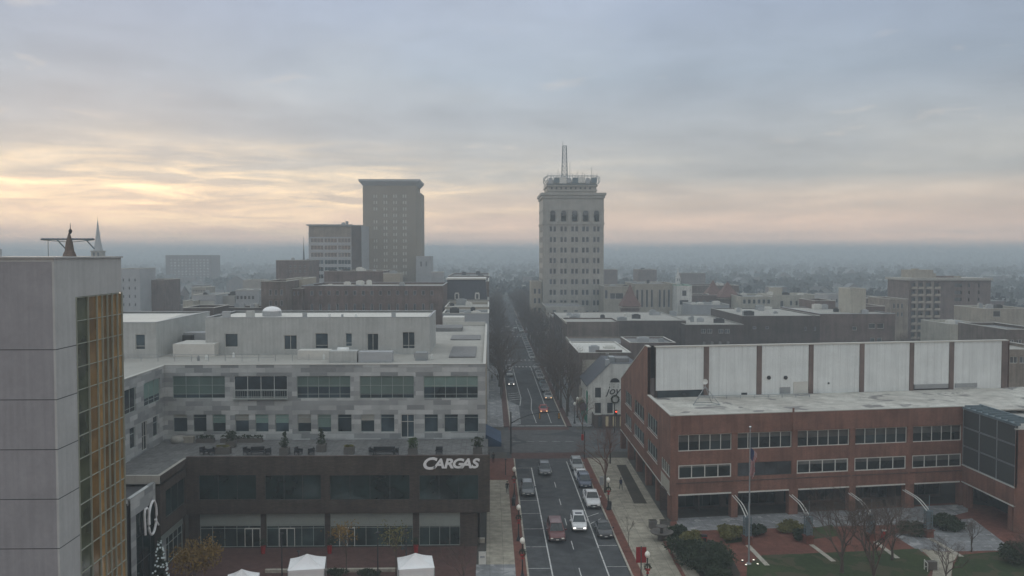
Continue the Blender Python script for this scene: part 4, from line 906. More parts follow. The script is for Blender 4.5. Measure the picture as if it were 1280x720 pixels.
# thin lamps of the brick plaza
for px, yt, hd, nm in ((352, 668, 1, 'thin black post left of the nearest white tent'), (373, 690, 2, 'short black post with a round head in front of the left tent'), (472, 667, 1, 'thin black post midway between the tents'), (507.5, 664, 2, 'tall black post with two round heads before the right tent'), (632, 575, 1, 'thin black sign post on the left sidewalk strip')):
    Y = 91.0 if px < 600 else 134; q = dp(px, yt, Y); t = thing('plaza_post', nm, 'lamp post', (q.x, Y, .0)); g = MB(); g.tube([(0, 0, 0), (0, 0, q.z)], [.08, .05], 8); g.build('pole', 'dark_metal', t)
    g = MB(); g.lathe([(.05, q.z), (.2, q.z+.06), (.2, q.z+.14), (.05, q.z+.2)], n=10); g.build('lamp_head', 'dark_metal', t)
    if hd == 2: g = MB(); g.lathe([(.02, q.z-2.0), (.2, q.z-1.9), (.22, q.z-1.75), (.1, q.z-1.6)], (-.35, 0, 0), 10); g.tube([(0, 0, q.z-1.8), (-.35, 0, q.z-1.8)], .03, 5); g.build('lamp_head', 'dark_metal', t)
# traffic signal with curved mast arm, far left corner
p = gp(634, 572); t = thing('traffic_signal', 'black traffic signal pole with a long curved arm over the crossing', 'traffic signal', (3.6, 149.0, .0))
g = MB(); g.tube([(0, 0, 0), (0, 0, 7.2)], [.16, .1], 8); g.build('pole', 'dark_metal', t)
g = MB(); g.tube([(0, 0, 5.2), (1.2, 0, 5.9), (3, 0, 6.6), (5.2, 0, 7.05), (8.4, 0, 7.2)], [.09, .08, .075, .06, .05], 6); g.build('arm', 'dark_metal', t)
for x in (4.9, 8.2):
    g = MB(); g.box(x-.17, x+.17, -.15, .15, 5.95, 7.0); h_ = g.build('signal_head', 'dark_metal', t)
    for k in range(3): g = MB(); g.tube([(x, -.15, 6.8-k*.32), (x, -.24, 6.8-k*.32)], .11, 10); g.build('lens', 'amber_lens', h_)
t = thing('traffic_signal', 'black pole with pedestrian signal on the right corner by the big bare tree', 'traffic signal', (15.7, 144.3, .13))
g = MB(); g.tube([(0, 0, 0), (0, 0, 4.6)], .09, 8); g.build('pole', 'dark_metal', t); g = MB(); g.box(-.55, -.15, -.15, .15, 3.1, 4.1); g.build('signal_head', 'signal_red', t)
p = gp(768, 541); t = thing('traffic_signal', 'signal pole with a red light in front of the white painted house', 'traffic signal', (p.x, 166, 0))
g = MB(); g.tube([(0, 0, 0), (0, 0, 5.6)], .1, 8); g.build('pole', 'dark_metal', t); g = MB(); g.box(.1, .5, -.18, .18, 3.2, 4.4); h_ = g.build('signal_head', 'dark_metal', t); g = MB(); g.tube([(.3, -.18, 4.1), (.3, -.26, 4.1)], .14, 10); g.build('lens', 'lamp_red', h_)
# small things on the sidewalks
for x, y, nm, m in ((212, 0, '', ''),): pass
for i, (x, y) in enumerate(((329, 692), (412, 692), (520, 691))):
    p = gp(x, y); t = thing('red_planter', ('red planter with a dark bush at the left storefront pier', 'red planter with a dark bush at the middle storefront pier', 'red planter with a dark bush at the right storefront pier')[i], 'planter', (p.x, min(p.y, 100.7), .012), group='red planters at the storefront piers')
    g = MB(); g.lathe([(.22, 0), (.28, .75), (.32, .85), (.27, .8)], n=12); g.build('pot', 'signal_red', t); b = MB(); leafcloud(b, [Vector((rnd.gauss(0, .15), rnd.gauss(0, .15), 1.0+rnd.random()*.7)) for _ in range(60)], .06, 4, rnd, .08); b.build('bush', 'leaf_dark', t)
t = thing('sign_board', 'white tilted sandwich board at the right end of the plaza', 'sign', (gp(603, 706).x, gp(603, 706).y, .13)); g = MB(); g.poly([(-.4, -.25, 0), (.4, -.25, 0), (.4, 0, 1.3), (-.4, 0, 1.3)]); g.poly([(.4, .25, 0), (-.4, .25, 0), (-.4, 0, 1.3), (.4, 0, 1.3)]); g.box(-.42, .42, -.03, .03, 1.28, 1.34); g.build('panel', 'frame_white', t); g = MB(); g.box(-.25, .25, -.02, 0, -.1, .1); k = g.build('graphic', 'grey_metal', t); k.location = (0, -.16, .8); k.rotation_euler.x = R(-10)
slab('stone_bench', [gp(597, 677), gp(606, 677), gp(606, 679), gp(597, 679)], 0, .5, 'kerb_stone')
o = C.objects['stone_bench']; 
for k in list(o.keys()): del o[k]
tag(o, 'pale stone block bench at the plaza end beside the sidewalk', 'bench')
# bins and boxes on the kerb strips
for (x, y, s, nm, c, m) in ((642, 633, .4, 'dark litter bin on the left brick strip beside a lamp post', 'litter bin', 'dark_metal'), (762, 638, .4, 'dark litter bin beside the lamp post on the right brick strip', 'litter bin', 'dark_metal'), (752, 607, .45, 'pale utility box beside the reddish street tree', 'utility box', 'stucco_grey')):
    p = gp(x, y); t = thing('litter_bin' if 'bin' in c else 'utility_box', nm, c, (p.x, p.y, .13)); g = MB(); g.lathe([(s*.6, 0), (s*.7, .9), (s*.75, .95)], n=12) if 'bin' in c else g.box(-s*.6, s*.6, -s*.5, s*.5, 0, 1.1); g.build('body', m, t); g = MB(); g.lathe([(s*.75, .96), (s*.5, 1.1), (s*.1, 1.15)], n=12) if 'bin' in c else g.box(-s*.65, s*.65, -s*.55, s*.55, 1.1, 1.16); g.build('lid', m, t)
for (x0, x1, y, nm) in ((618, 0, 0, ''),): pass
# low dark planting bed along the arcade
sheet('planting_bed', [(19.6, 118), (21.4, 118), (21.9, 140), (20.4, 140)], .136, 'planting_bed')
# ================================================================== tents
def tent(label, x, Y, tc, w=3.6):
    t = thing('white_tent', label, 'tent', (dp(x, 700, Y).x, Y, .012), R(8), 'white tents on the plaza')
    b = MB(); h_ = w/2; e = 2.35; a = 3.35
    # slightly sagging pyramid roof with four seams
    N_ = 6
    for (p, q) in (((-h_, -h_), (h_, -h_)), ((h_, -h_), (h_, h_)), ((h_, h_), (-h_, h_)), ((-h_, h_), (-h_, -h_))):
        P = lambda u, v: (Vector((p[0]*(1-u)+q[0]*u, p[1]*(1-u)+q[1]*u, e))*(1-v)+Vector((0, 0, a))*v)+Vector((0, 0, -.28*math.sin(v*math.pi)*math.sin(u*math.pi)-.07*math.sin(v*math.pi)))
        for i in range(N_):
            for j in range(N_): b.quad(P(i/N_, j/N_), P((i+1)/N_, j/N_), P((i+1)/N_, (j+1)/N_), P(i/N_, (j+1)/N_))
    b.build('canopy', 'tent_white', t)
    b = MB()
    for s in (-1, 1): b.box(-h_, h_, s*h_-.01, s*h_+.01, e-.28, e); b.box(s*h_-.01, s*h_+.01, -h_+.02, h_-.02, e-.28, e)
    b.build('valance', 'tent_white', t)
    for sx in (-1, 1):
        for sy in (-1, 1): b = MB(); b.box(sx*h_-.04, sx*h_+.04, sy*h_-.04, sy*h_+.04, 0, e-.02); b.build('leg', 'grey_metal', t)
    if tc:
        b = MB(); b.box(-h_, h_, -h_+.03, -h_+.04, .1, e-.25); b.box(-h_+.02, -h_+.03, -h_+.1, h_-.1, .1, e-.25); b.build('side_wall', 'tent_white', t)
    return t
tent('white peaked tent nearer the left of the brick plaza', 384, 89.5, 1); tent('white peaked tent nearer the right end of the brick plaza', 519.5, 89.5, 1); tent('white tent mostly cut off by the bottom edge of the photo', 302, 85.3, 0, 3.0)
# ================================================================== cars
def loft(b, secs, cap=True):
    """secs: list of (y, [(x, z)...]) closed rings with equal counts"""
    base = len(b.v); n = len(secs[0][1])
    for y, ring in secs:
        for x, z in ring: b.v.append((x, y, z))
    for i in range(len(secs)-1):
        for k in range(n):
            k2 = (k+1) % n; b.f.append((base+i*n+k, base+(i+1)*n+k, base+(i+1)*n+k2, base+i*n+k2)); b.m.append(b.cur)
    if cap:
        b.f.append(tuple(base+k for k in range(n))); b.m.append(b.cur); e = base+(len(secs)-1)*n; b.f.append(tuple(e+k for k in range(n))[::-1]); b.m.append(b.cur)
def ringbody(w, zb, zs, zt, tt=.86):
    # shoulder at zs, narrower deck at zt
    return [(-w*.93, zb), (w*.93, zb), (w, zb+.12), (w, zs), (w*.97, zs+.06), (w*tt, zt), (-w*tt, zt), (-w*.97, zs+.06), (-w, zs), (-w, zb+.12)]
CARN = 0
def car(label, colour, kind, loc, rz=0, lights=False, group=None):
    """nose towards -Y"""
    t = thing('parked_car' if 'parked' in label else 'moving_car', label, {'pickup': 'pickup truck', 'suv': 'car', 'sedan': 'car', 'van': 'car'}[kind], loc, rz, group)
    L = {'pickup': 5.7, 'suv': 4.7, 'sedan': 4.7, 'van': 5.2}[kind]; w = {'pickup': .99, 'suv': .94, 'sedan': .92, 'van': 1.0}[kind]; hh = {'pickup': 1.88, 'suv': 1.68, 'sedan': 1.45, 'van': 1.88}[kind]
    zb = .32 if kind in ('pickup', 'suv', 'van') else .22; belt = {'pickup': 1.2, 'suv': 1.05, 'sedan': .93, 'van': 1.12}[kind]; hood = belt-.04
    y0, y1 = -L/2, L/2; nose = belt*.72
    b = MB()
    secs = [(y0, ringbody(w*.78, zb+.12, nose*.7, nose*.82)), (y0+.12, ringbody(w*.92, zb, nose*.85, nose+.02)), (y0+.55, ringbody(w*.98, zb, hood*.84, hood*.95)), (y0+1.25, ringbody(w, zb, hood*.88, hood)), (0, ringbody(w, zb, belt*.9, belt)), (y1-.9, ringbody(w, zb, belt*.9, belt)), (y1-.2, ringbody(w*.96, zb, belt*.88, belt*.97)), (y1, ringbody(w*.84, zb+.15, belt*.75, belt*.86))]
    loft(b, secs)
    bo = b.build('body', colour, t, False)
    md = bo.modifiers.new('b', 'BEVEL'); md.width = .05; md.segments = 2; md.limit_method = 'ANGLE'; md.angle_limit = R(25)
    # cabin
    ws = {'pickup': y0+1.55, 'suv': y0+1.15, 'sedan': y0+1.2, 'van': y0+1.3}[kind]; wt = ws+{'pickup': .65, 'suv': .75, 'sedan': .85, 'van': .75}[kind]
    rt = {'pickup': y0+3.55, 'suv': y1-.65, 'sedan': y1-1.55, 'van': y1-.35}[kind]; rb = {'pickup': y0+3.75, 'suv': y1-.18, 'sedan': y1-.75, 'van': y1-.1}[kind]
    wb, wtp = w*.86, w*.68
    zr = hh; g = MB()
    def rr(ww, z0, z1, k=.9): return [(-ww, z0), (ww, z0), (ww*k, z1), (ww*k*.8, z1+.035), (-ww*k*.8, z1+.035), (-ww*k, z1)]
    # pillars/roof shell
    rf = MB(); rf.box(-wtp, wtp, wt-.02, rt+.02, zr-.07, zr-.02)
    loft(rf, [(wt-.04, [(-wtp*.9, zr-.05), (wtp*.9, zr-.05), (wtp*.8, zr-.01), (-wtp*.8, zr-.01)]), ((wt+rt)/2, [(-wtp, zr-.06), (wtp, zr-.06), (wtp*.82, zr+.03), (-wtp*.82, zr+.03)]), (rt+.04, [(-wtp*.9, zr-.05), (wtp*.9, zr-.05), (wtp*.8, zr-.01), (-wtp*.8, zr-.01)])])
    def bar(p, q, r): rf.tube([p, q], r, 5)
    for s in (-1, 1):
        bar((s*wb, ws, belt-.03), (s*wtp, wt, zr-.05), .05); bar((s*wb, rb, belt-.03), (s*wtp, rt, zr-.05), .07); bar((s*wtp, wt, zr-.05), (s*wtp, rt, zr-.05), .045)
        m = (wt+rt)/2; bar((s*wb, m+.1, belt-.03), (s*wtp, m+.05, zr-.05), .045)
    rf.build('roof', colour, t)
    gw = MB(); gw.poly([(-wb, ws-.005, belt-.02), (wb, ws-.005, belt-.02), (wtp, wt-.01, zr-.06), (-wtp, wt-.01, zr-.06)]); gw.poly([(-wb, ws+.03, belt-.02), (-wtp, wt+.03, zr-.06), (wtp, wt+.03, zr-.06), (wb, ws+.03, belt-.02)]); gw.build('windshield', 'dark_glass', t)
    gw = MB(); gw.poly([(wb, rb, belt-.02), (-wb, rb, belt-.02), (-wtp, rt, zr-.06), (wtp, rt, zr-.06)]); gw.build('rear_window', 'dark_glass', t)
    for s in (-1, 1):
        gw = MB(); gw.poly([(s*(wb), ws, belt-.02), (s*(wb), rb, belt-.02), (s*wtp, rt, zr-.06), (s*wtp, wt, zr-.06)][::s]); gw.build('side_window', 'dark_glass', t)
        g = MB(); g.box(*sorted((s*(w+.02), s*(w+.2))), ws+.25, ws+.38, belt-.02, belt+.16); g.build('mirror', colour, t)
    if kind == 'pickup':
        g = MB(); g.box(-w*.82, w*.82, y0+3.9, y1-.1, belt-.02, belt+.004); g.build('bed', 'dark_metal', t)
        g = MB(); g.box(-w*.9, -w*.8, y0+3.85, y1-.05, belt-.03, belt+.1); g.box(w*.8, w*.9, y0+3.85, y1-.05, belt-.03, belt+.1); g.box(-w*.8, w*.8, y1-.12, y1-.04, belt-.03, belt+.1); g.build('bed_rail', colour, t)
    if kind == 'suv' and lights:
        g = MB(); g.box(-.42, .42, wt+.35, wt+1.0, zr+.02, zr+.034); g.build('sunroof', 'dark_glass', t)
    # wheels
    rw = {'pickup': .4, 'suv': .37, 'sedan': .33, 'van': .38}[kind]
    for sx in (-1, 1):
        for yy in (y0+.95, y1-1.0):
            g = MB(); x0, x1 = sorted((sx*(w-.2), sx*(w+.012))); g.tube([(x0, yy, rw), (x1, yy, rw)], rw, 18); wh = g.build('wheel', 'rubber', t)
            g = MB(); g.tube([(sx*(w+.01), yy, rw), (sx*(w+.025), yy, rw)], rw*.62, 12); g.build('rim', 'chrome' if kind != 'van' else 'grey_metal', wh)
    # nose: grille, lamps, bumper, plate
    g = MB(); g.box(-w*.45, w*.45, y0-.015, y0+.1, nose*.55, nose*.8); g.build('grille', 'dark_metal', t)
    for s in (-1, 1):
        g = MB(); g.box(*sorted((s*w*.5, s*w*.8)), y0-.02, y0+.16, nose*.66, nose*.84); g.build('headlight', ('lamp_on' if lights is True else 'lamp_warm') if lights else 'globe', t)
        g = MB(); g.box(*sorted((s*w*.6, s*w*.83)), y1-.06, y1+.015, belt*.66, belt*.86); g.build('tail_light', 'banner_red', t)
    g = MB(); g.box(-w*.84, w*.84, y0-.06, y0+.1, zb+.08, zb+.24); g.build('bumper', 'chrome' if kind in ('pickup', 'van') else colour, t)
    g = MB(); g.box(-.16, .16, y0-.075, y0-.06, zb+.1, zb+.22); g.build('plate', 'frame_white', t)
    return t
for nm, c in (('paint_white', (.7, .7, .7)), ('paint_black', (.015, .016, .02)), ('paint_maroon', (.12, .02, .02)), ('paint_red', (.4, .02, .015)), ('paint_silver', (.3, .31, .31)), ('paint_slate', (.09, .1, .11)), ('paint_blue', (.03, .05, .1)), ('paint_teal', (.04, .09, .11))): paint(nm, c)
def yline(py): return gp(660, py).y
car('white crossover with lit headlights driving in the right lane', 'paint_white', 'suv', (11.05, yline(667)+2.35, .016), R(-2), True)
car('maroon van with a pale bumper driving in the left lane', 'paint_maroon', 'van', (7.95, yline(680)+2.6, .016))
car('slate grey car approaching in the left lane near the crossing', 'paint_slate', 'suv', (8.5, yline(596)+2.3, .016))
car('brown grey crossover parked alone in the left bays', 'paint_slate', 'suv', (5.35, yline(622)+2.3, .016))
car('black sedan parked nearest on the right beside the white crossover', 'paint_black', 'sedan', (13.85, yline(675.5)+2.35, .016))
car('white pickup parked on the right under the bare tree', 'paint_white', 'pickup', (13.85, yline(638)+2.8, .016))
car('dark blue van parked just behind the white pickup', 'paint_blue', 'suv', (13.9, yline(614)+3.1, .016))
car('small white car parked behind the dark blue one', 'paint_white', 'sedan', (13.8, yline(604.5)+2.4, .016))
car('silver grey crossover parked closest to the brick crossing', 'paint_silver', 'suv', (13.8, yline(590.5)+2.4, .016))
car('red car with warm lights driving up to the far crossing', 'paint_red', 'sedan', (11.6, yline(517)+2.3, .016), 0, 2)
row = [(500, 'pale car with a warm lamp parked first on the far right row', 'paint_silver'), (491, 'grey car parked second on the far right row', 'paint_slate'), (484.5, 'teal blue car parked third on the far right row', 'paint_teal'), (476, 'pale grey car parked fourth on the far right row', 'paint_silver'), (468, 'black car parked fifth on the far right row', 'paint_black')]
for y, nm, c in row: car(nm, c, 'suv' if 'grey' in nm else 'sedan', (13.75, yline(y)+2.3, .016), 0, 2 if 'warm' in nm else False)
for y, nm, c, lt in ((482.5, 'black car with lit lamps parked first on the far left row', 'paint_black', True), (471, 'silver car parked second on the far left row', 'paint_silver', False), (463.5, 'white car parked third on the far left row', 'paint_white', False)): car(nm, c, 'sedan', (5.6, yline(y)+2.3, .016), 0, lt)
far = car('', 'paint_silver', 'sedan', (5.5, 292, .016)); far.name = 'parked_car'; far['label'] = 'car parked in the distant left row of the street'; far['group'] = 'far cars parked along the left kerb'
k = 0
for y in list(range(300, 362, 8))+list(range(384, 440, 9)):
    dup(far, (5.5, y, .016), 0, 'car parked in the distant left row of the street', 'far cars parked along the left kerb')
for y in list(range(246, 264, 7))+list(range(286, 362, 8))+list(range(384, 440, 9)): dup(far, (13.8, y, .016), 0, 'car parked in the distant right row of the street', 'far cars parked along the right kerb')
for i, (x, y) in enumerate(((7.5, 366), (10, 384), (11.5, 400), (8.2, 408))):
    c = dup(far, (x, y, .016), 0, 'distant car driving in the middle of the far street', 'far cars driving in the street'); c.name = 'moving_car'
# ================================================================== people
def person(label, loc, rz, coat, stride=.25, h=1.75):
    k = h/1.75
    J = {'pel': (0, 0, .95), 'sp': (0, 0, 1.2), 'ch': (0, .01, 1.38), 'nk': (0, 0, 1.5), 'hd': (0, -.02, 1.6), 'tp': (0, -.01, 1.72),
         'lh': (.1, 0, .9), 'lk': (.11, -stride*.7, .5), 'la': (.11, -stride, .08), 'lt': (.12, -stride-.17, .04), 'rh': (-.1, 0, .9), 'rk': (-.11, stride*.25, .5), 'ra': (-.11, stride*1.1, .12), 'rt': (-.12, stride*.9-.1, .04),
         'ls': (.19, .01, 1.4), 'le': (.25, .06+stride*.3, 1.14), 'lw': (.25, -.02+stride*.3, .9), 'lf': (.25, -.04+stride*.3, .8), 'rs': (-.19, .01, 1.4), 're': (-.25, .04-stride*.2, 1.14), 'rw': (-.25, -.08-stride*.4, .92), 'rf': (-.25, -.12-stride*.4, .83)}
    rad = {'pel': .145, 'sp': .13, 'ch': .15, 'nk': .06, 'hd': .1, 'tp': .07, 'lh': .1, 'lk': .062, 'la': .042, 'lt': .035, 'rh': .1, 'rk': .062, 'ra': .042, 'rt': .035, 'ls': .07, 'le': .048, 'lw': .033, 'lf': .035, 'rs': .07, 're': .048, 'rw': .033, 'rf': .035}
    E = [('pel', 'sp'), ('sp', 'ch'), ('ch', 'nk'), ('nk', 'hd'), ('hd', 'tp'), ('pel', 'lh'), ('lh', 'lk'), ('lk', 'la'), ('la', 'lt'), ('pel', 'rh'), ('rh', 'rk'), ('rk', 'ra'), ('ra', 'rt'), ('ch', 'ls'), ('ls', 'le'), ('le', 'lw'), ('lw', 'lf'), ('ch', 'rs'), ('rs', 're'), ('re', 'rw'), ('rw', 'rf')]
    ks = list(J); me = bpy.data.meshes.new('s'); me.from_pydata([tuple(c*k for c in J[a]) for a in ks], [(ks.index(a), ks.index(b)) for a, b in E], [])
    o = bpy.data.objects.new('s', me); C.objects.link(o); md = o.modifiers.new('s', 'SKIN'); o.modifiers.new('d', 'SUBSURF').levels = 1
    for i, a in enumerate(ks): me.skin_vertices[0].data[i].radius = (rad[a]*k, rad[a]*k*.85)
    me.skin_vertices[0].data[0].use_root = True
    m2 = bpy.data.meshes.new_from_object(o.evaluated_get(bpy.context.evaluated_depsgraph_get())); bpy.data.objects.remove(o)
    m2.materials.clear()
    for m_ in ('skin', coat, 'trousers'): m2.materials.append(M[m_])
    for p_ in m2.polygons:
        z = p_.center.z/k; x = abs(p_.center.x)/k; p_.material_index = 0 if z > 1.5 or (z < .87 and x > .2) else 1 if z > .88 else 2; p_.use_smooth = True
    r = thing('person', label, 'person', loc, rz); b_ = obj('body', m2, r)
    g = MB(); g.lathe([(.098*k, 1.62*k), (.112*k, 1.67*k), (.1*k, 1.74*k), (.05*k, 1.785*k), (.01, 1.79*k)], (0, .012, 0), 12); g.build('hair', 'hair', r, True)
    g = MB(); g.box(-.012*k, .012*k, -.145*k, -.11*k, 1.6*k, 1.64*k); g.build('nose', 'skin', r)
    return r
if True:
    for x, y, rz, ct, nm in ((616.5, 579, 180, 'coat_black', 'person in dark clothes walking on the left sidewalk near the crossing'), (634, 617, 0, 'coat_black', 'person in black coat beside the left kerb strip next to a parked car'), (776, 612, 20, 'coat_blue', 'person in a blue coat on the right sidewalk by the arcade'), (615, 476, 0, 'coat_olive', 'distant walker on the left sidewalk beyond the crossing, nearer the wall'), (622, 476, 170, 'coat_black', 'distant walker on the left sidewalk beyond the crossing, nearer the kerb'), (700, 612+0, 0, '', '')):
        if nm: p = gp(x, y, .13); person(nm, (p.x, p.y, .13), R(rz), ct)
# ================================================================== the town beyond
def bld(name, label, x0, x1, yt, D, depth, wm, rm='grey_roof', yb=None, wins=(), side=None, cornice=None, parapet=.6, cat='building', z0=0, units=0, rz=0, gm='town_glass', fm='stucco_grey', nx=1, seed=None, left=None, group=None, inset=.2):
    """front between pixel columns x0..x1 at distance D, roof line at pixel row yt. wins: (xa, xb, n, fill, ya, yb, m, zfill) in pixels"""
    a = dp(x0, 330, D); b_ = dp(x1, 330, D); h = dp((x0+x1)/2, yt, D).z; w = b_.x-a.x
    t = thing(name, label, cat, (a.x, D, z0), R(rz), group)
    ops = []
    for (xa, xb, n, fill, ya, yb_, m, zf) in wins:
        sa = dp(xa, 330, D).x-a.x; sb = dp(xb, 330, D).x-a.x; za = dp(xa, ya, D).z-z0; zb = dp(xa, yb_, D).z-z0
        ops += grid(sa, sb, n, fill, zb, za, m, zf)
    g = MB(); wall(g, (0, 0), (1, 0), w, 0, h-z0, ops, inset)
    so = grid(1, depth-1, *side) if side else []
    def fix(o): return [(p, q, r, s) for p, q, r, s in o if r > .2]
    if left: lo = fix(grid(1, depth-1, *left))
    else: lo = []
    wall(g, (w, 0), (0, 1), depth, 0, h-z0, so, inset); wall(g, (w, depth), (-1, 0), w, 0, h-z0); wall(g, (0, depth), (0, -1), depth, 0, h-z0, lo, inset)
    g.box(.3, w-.3, .3, .35, h-z0-parapet, h-z0); g.box(.3, w-.3, depth-.35, depth-.3, h-z0-parapet, h-z0)
    g.build('wall', wm, t)
    g = MB(); g.box(.02, w-.02, .02, depth-.02, h-z0-parapet-.1, h-z0-parapet); g.build('roof', rm, t)
    g = MB(); g.box(-.08, w+.08, -.08, .3, h-z0, h-z0+.12); g.box(-.08, w+.08, depth-.3, depth+.08, h-z0, h-z0+.12); g.box(-.08, .3, .3, depth-.3, h-z0, h-z0+.12); g.box(w-.3, w+.08, .3, depth-.3, h-z0, h-z0+.12); g.build('coping', cornice or 'coping', t)
    for o in ops[:100]: window(t, (0, 0), (1, 0), o, nx=nx, fm=fm, gm=gm, simple=True, inset=inset, fw=.08)
    for o in so[:60]: window(t, (w, 0), (0, 1), o, nx=nx, fm=fm, gm=gm, simple=True, inset=inset, fw=.08)
    for o in lo[:60]: window(t, (0, depth), (0, -1), o, nx=nx, fm=fm, gm=gm, simple=True, inset=inset, fw=.08)
    rr = random.Random(seed or int(x0*7+D))
    for k in range(units+2 if depth > 9 and w > 9 else units):
        ux, uy, s = rr.uniform(1, max(1.2, w-2)), rr.uniform(1, max(1.2, depth-2)), rr.uniform(.5, 1.4)
        g = MB(); hh = rr.uniform(.5, 1.6); zb = h-z0-parapet; g.box(ux-s, ux+s, uy-s*.7, uy+s*.7, zb, zb+hh); g.box(ux-s*.6, ux+s*.6, uy-s*.4, uy+s*.4, zb+hh, zb+hh+.2); g.build('roof_unit', rr.choice(['grey_metal', 'white_roof', 'stucco_grey', 'dark_roof']), t)
    return t, w, h-z0
def extra(t, name, m, *boxes):
    g = MB()
    for bx in boxes: g.box(*bx)
    return g.build(name, m, t)
# ---- the tall stone tower with the lattice mast
def stone_tower():
    D = 350.0; a = dp(678.5, 330, D); w = dp(754.5, 330, D).x-a.x; dep = 26; z = lambda y: dp(716, y, D).z
    t = thing('stone_tower', 'tall pale limestone tower with paired windows and a railed crown below a lattice mast', 'tower', (a.x, D, 0))
    cols = [(686.5, 695.5), (700, 709), (713.5, 723), (727, 736.5), (741, 750)]
    S = lambda x: dp(x, 330, D).x-a.x
    ops = []
    for k in range(12):
        yc = 286+13.2*k
        if z(yc) < 3: break
        for c0, c1 in cols:
            m = (c1-c0)/2
            for q in (c0, c0+m+.3): ops.append((S(q+.3), S(q+m-.7), z(yc+3.6), z(yc-3.2)))
    tall = [(S(c0+1.2), S(c1-1.2), z(277), z(265.5)) for c0, c1 in cols]
    g = MB(); wall(g, (0, 0), (1, 0), w, 0, z(242), ops+tall, .35)
    so = [(o[0]/w*dep, o[1]/w*dep, o[2], o[3]) for o in ops+tall]
    lo = [o for o in so if o[2] > 10]
    wall(g, (w, 0), (0, 1), dep, 0, z(242)); wall(g, (w, dep), (-1, 0), w, 0, z(242)); wall(g, (0, dep), (0, -1), dep, 0, z(242), lo[:60], .35); g.build('shaft', 'limestone', t)
    for o in (ops+tall)[:100]: window(t, (0, 0), (1, 0), o, nx=1, nz=1, fm='stucco_grey', gm='town_glass', simple=True, inset=.35, fw=.1)
    for o in lo[:60]: window(t, (0, dep), (0, -1), o, nx=1, fm='stucco_grey', gm='town_glass', simple=True, inset=.35, fw=.1)
    def band(y0, y1, e, m='limestone', n='cornice'): extra(t, n, m, (-e, w+e, -e, dep+e, z(y1), z(y0)))
    band(241, 244, .9); band(244, 247.5, .45); band(278.5, 280.5, .35); band(262, 263.2, .2)
    for i in range(6):
        x = (S(683), S(697.5), S(711), S(725), S(738.7), S(753))[i]; extra(t, 'pilaster', 'limestone', (x-.5, x+.5, -.3, 0, z(278), z(263.5)))
    for c0, c1 in cols: x = (S(c0)+S(c1))/2; g = MB(); g.tube([(x, -.04, z(265.5)-.2), (x, .3, z(265.5)-.2)], (S(c1)-S(c0))/2-.38, 14); g.build('arch_head', 'town_glass', t)
    extra(t, 'attic', 'limestone', (S(685), S(746), 2.2, dep-2.2, z(241), z(226))); extra(t, 'attic_cornice', 'limestone', (S(684), S(747), 1.8, dep-1.8, z(238.5), z(236.5)), (S(683.5), S(747.5), 1.6, dep-1.6, z(232.5), z(230.5)))
    for i in range(9): x = S(690+i*6); extra(t, 'attic_window', 'town_glass', (x-.35, x+.35, 2.1, 2.25, z(236), z(233.5)))
    # octagonal railing / antenna crown
    g = MB(); x0, x1 = S(684.5), S(746.5); y0, y1 = 1.5, dep-1.5
    for zz in (z(230), z(224.5), z(219.5)): g.tube([(x0, y0, zz), (x1, y0, zz), (x1, y1, zz), (x0, y1, zz), (x0, y0, zz)], .12, 5)
    for k in range(17):
        x = x0+(x1-x0)*k/16
        for yy in (y0, y1): g.tube([(x, yy, z(231)), (x, yy, z(218.5 if k % 4 else 216.5))], .07, 4)
    g.build('crown_railing', 'lattice', t)
    for k in range(8):
        x = x0+(x1-x0)*(k+.5)/8; g = MB(); wd = .8+.3*(k % 3); g.box(x-wd, x+wd, y0-.12, y0+.05, z(229-k % 2), z(222-(k % 3)*.5)); g.build('antenna_panel', ['stucco_grey', 'lattice', 'white_roof'][k % 3], t)
    g = MB()
    for s, x in ((-1, x0), (1, x1)):
        g.tube([(x, y0, z(220)), (x+s*1.0, y0, z(221)), (x+s*1.2, y0, z(226)), (x+s*.2, y0, z(229.5))], .13, 5); g.tube([(x, y0+5, z(220)), (x+s*1.3, y0+5, z(221)), (x+s*1.3, y0+5, z(228))], .13, 5)
    g.build('antenna_bracket', 'lattice', t)
    g = MB(); bx, by, hw = S(707.5), 8, 1.2; zb, zt = z(226), z(176)
    for sx in (-1, 1):
        for sy in (-1, 1): g.tube([(bx+sx*hw, by+sy*hw, zb), (bx+sx*hw*.62, by+sy*hw*.62, zt-1)], .1, 4)
    nseg = 9
    for k in range(nseg):
        f0, f1 = k/nseg, (k+1)/nseg; q0, q1 = hw*(1-.38*f0), hw*(1-.38*f1); za, zc = zb+(zt-1-zb)*f0, zb+(zt-1-zb)*f1
        for sy in (-1, 1): g.tube([(bx-q0, by+sy*q0, za), (bx+q1, by+sy*q1, zc)], .055, 4); g.tube([(bx+q0, by+sy*q0, za), (bx-q1, by+sy*q1, zc)], .055, 4); g.tube([(bx-q1, by+sy*q1, zc), (bx+q1, by+sy*q1, zc)], .055, 4)
        for sx in (-1, 1): g.tube([(bx+sx*q0, by-q0, za), (bx+sx*q1, by+q1, zc)], .055, 4)
    g.tube([(bx-hw*.6, by, zt-1), (bx-hw*.6, by, z(173))], .07, 4); g.build('lattice_mast', 'lattice', t)
    for x, y in ((713, 202), (690, 216), (740, 208), (742, 215), (698, 211), (722, 214), (729, 214)): g = MB(); g.tube([(S(x), 3, z(226)), (S(x), 3, z(y))], .06, 4); g.build('whip_antenna', 'lattice', t)
    # annex at the left foot
    bld('corner_annex', 'narrow stone building with paired windows at the left foot of the tall stone tower', 664, 677.3, 352, 352, 14, 'tan_stone', wins=[(666, 677, 2, .55, 358, 394, 3, .55)])
stone_tower()
mat('pane_pale', (.6, .59, .52), .4, .25, .3)
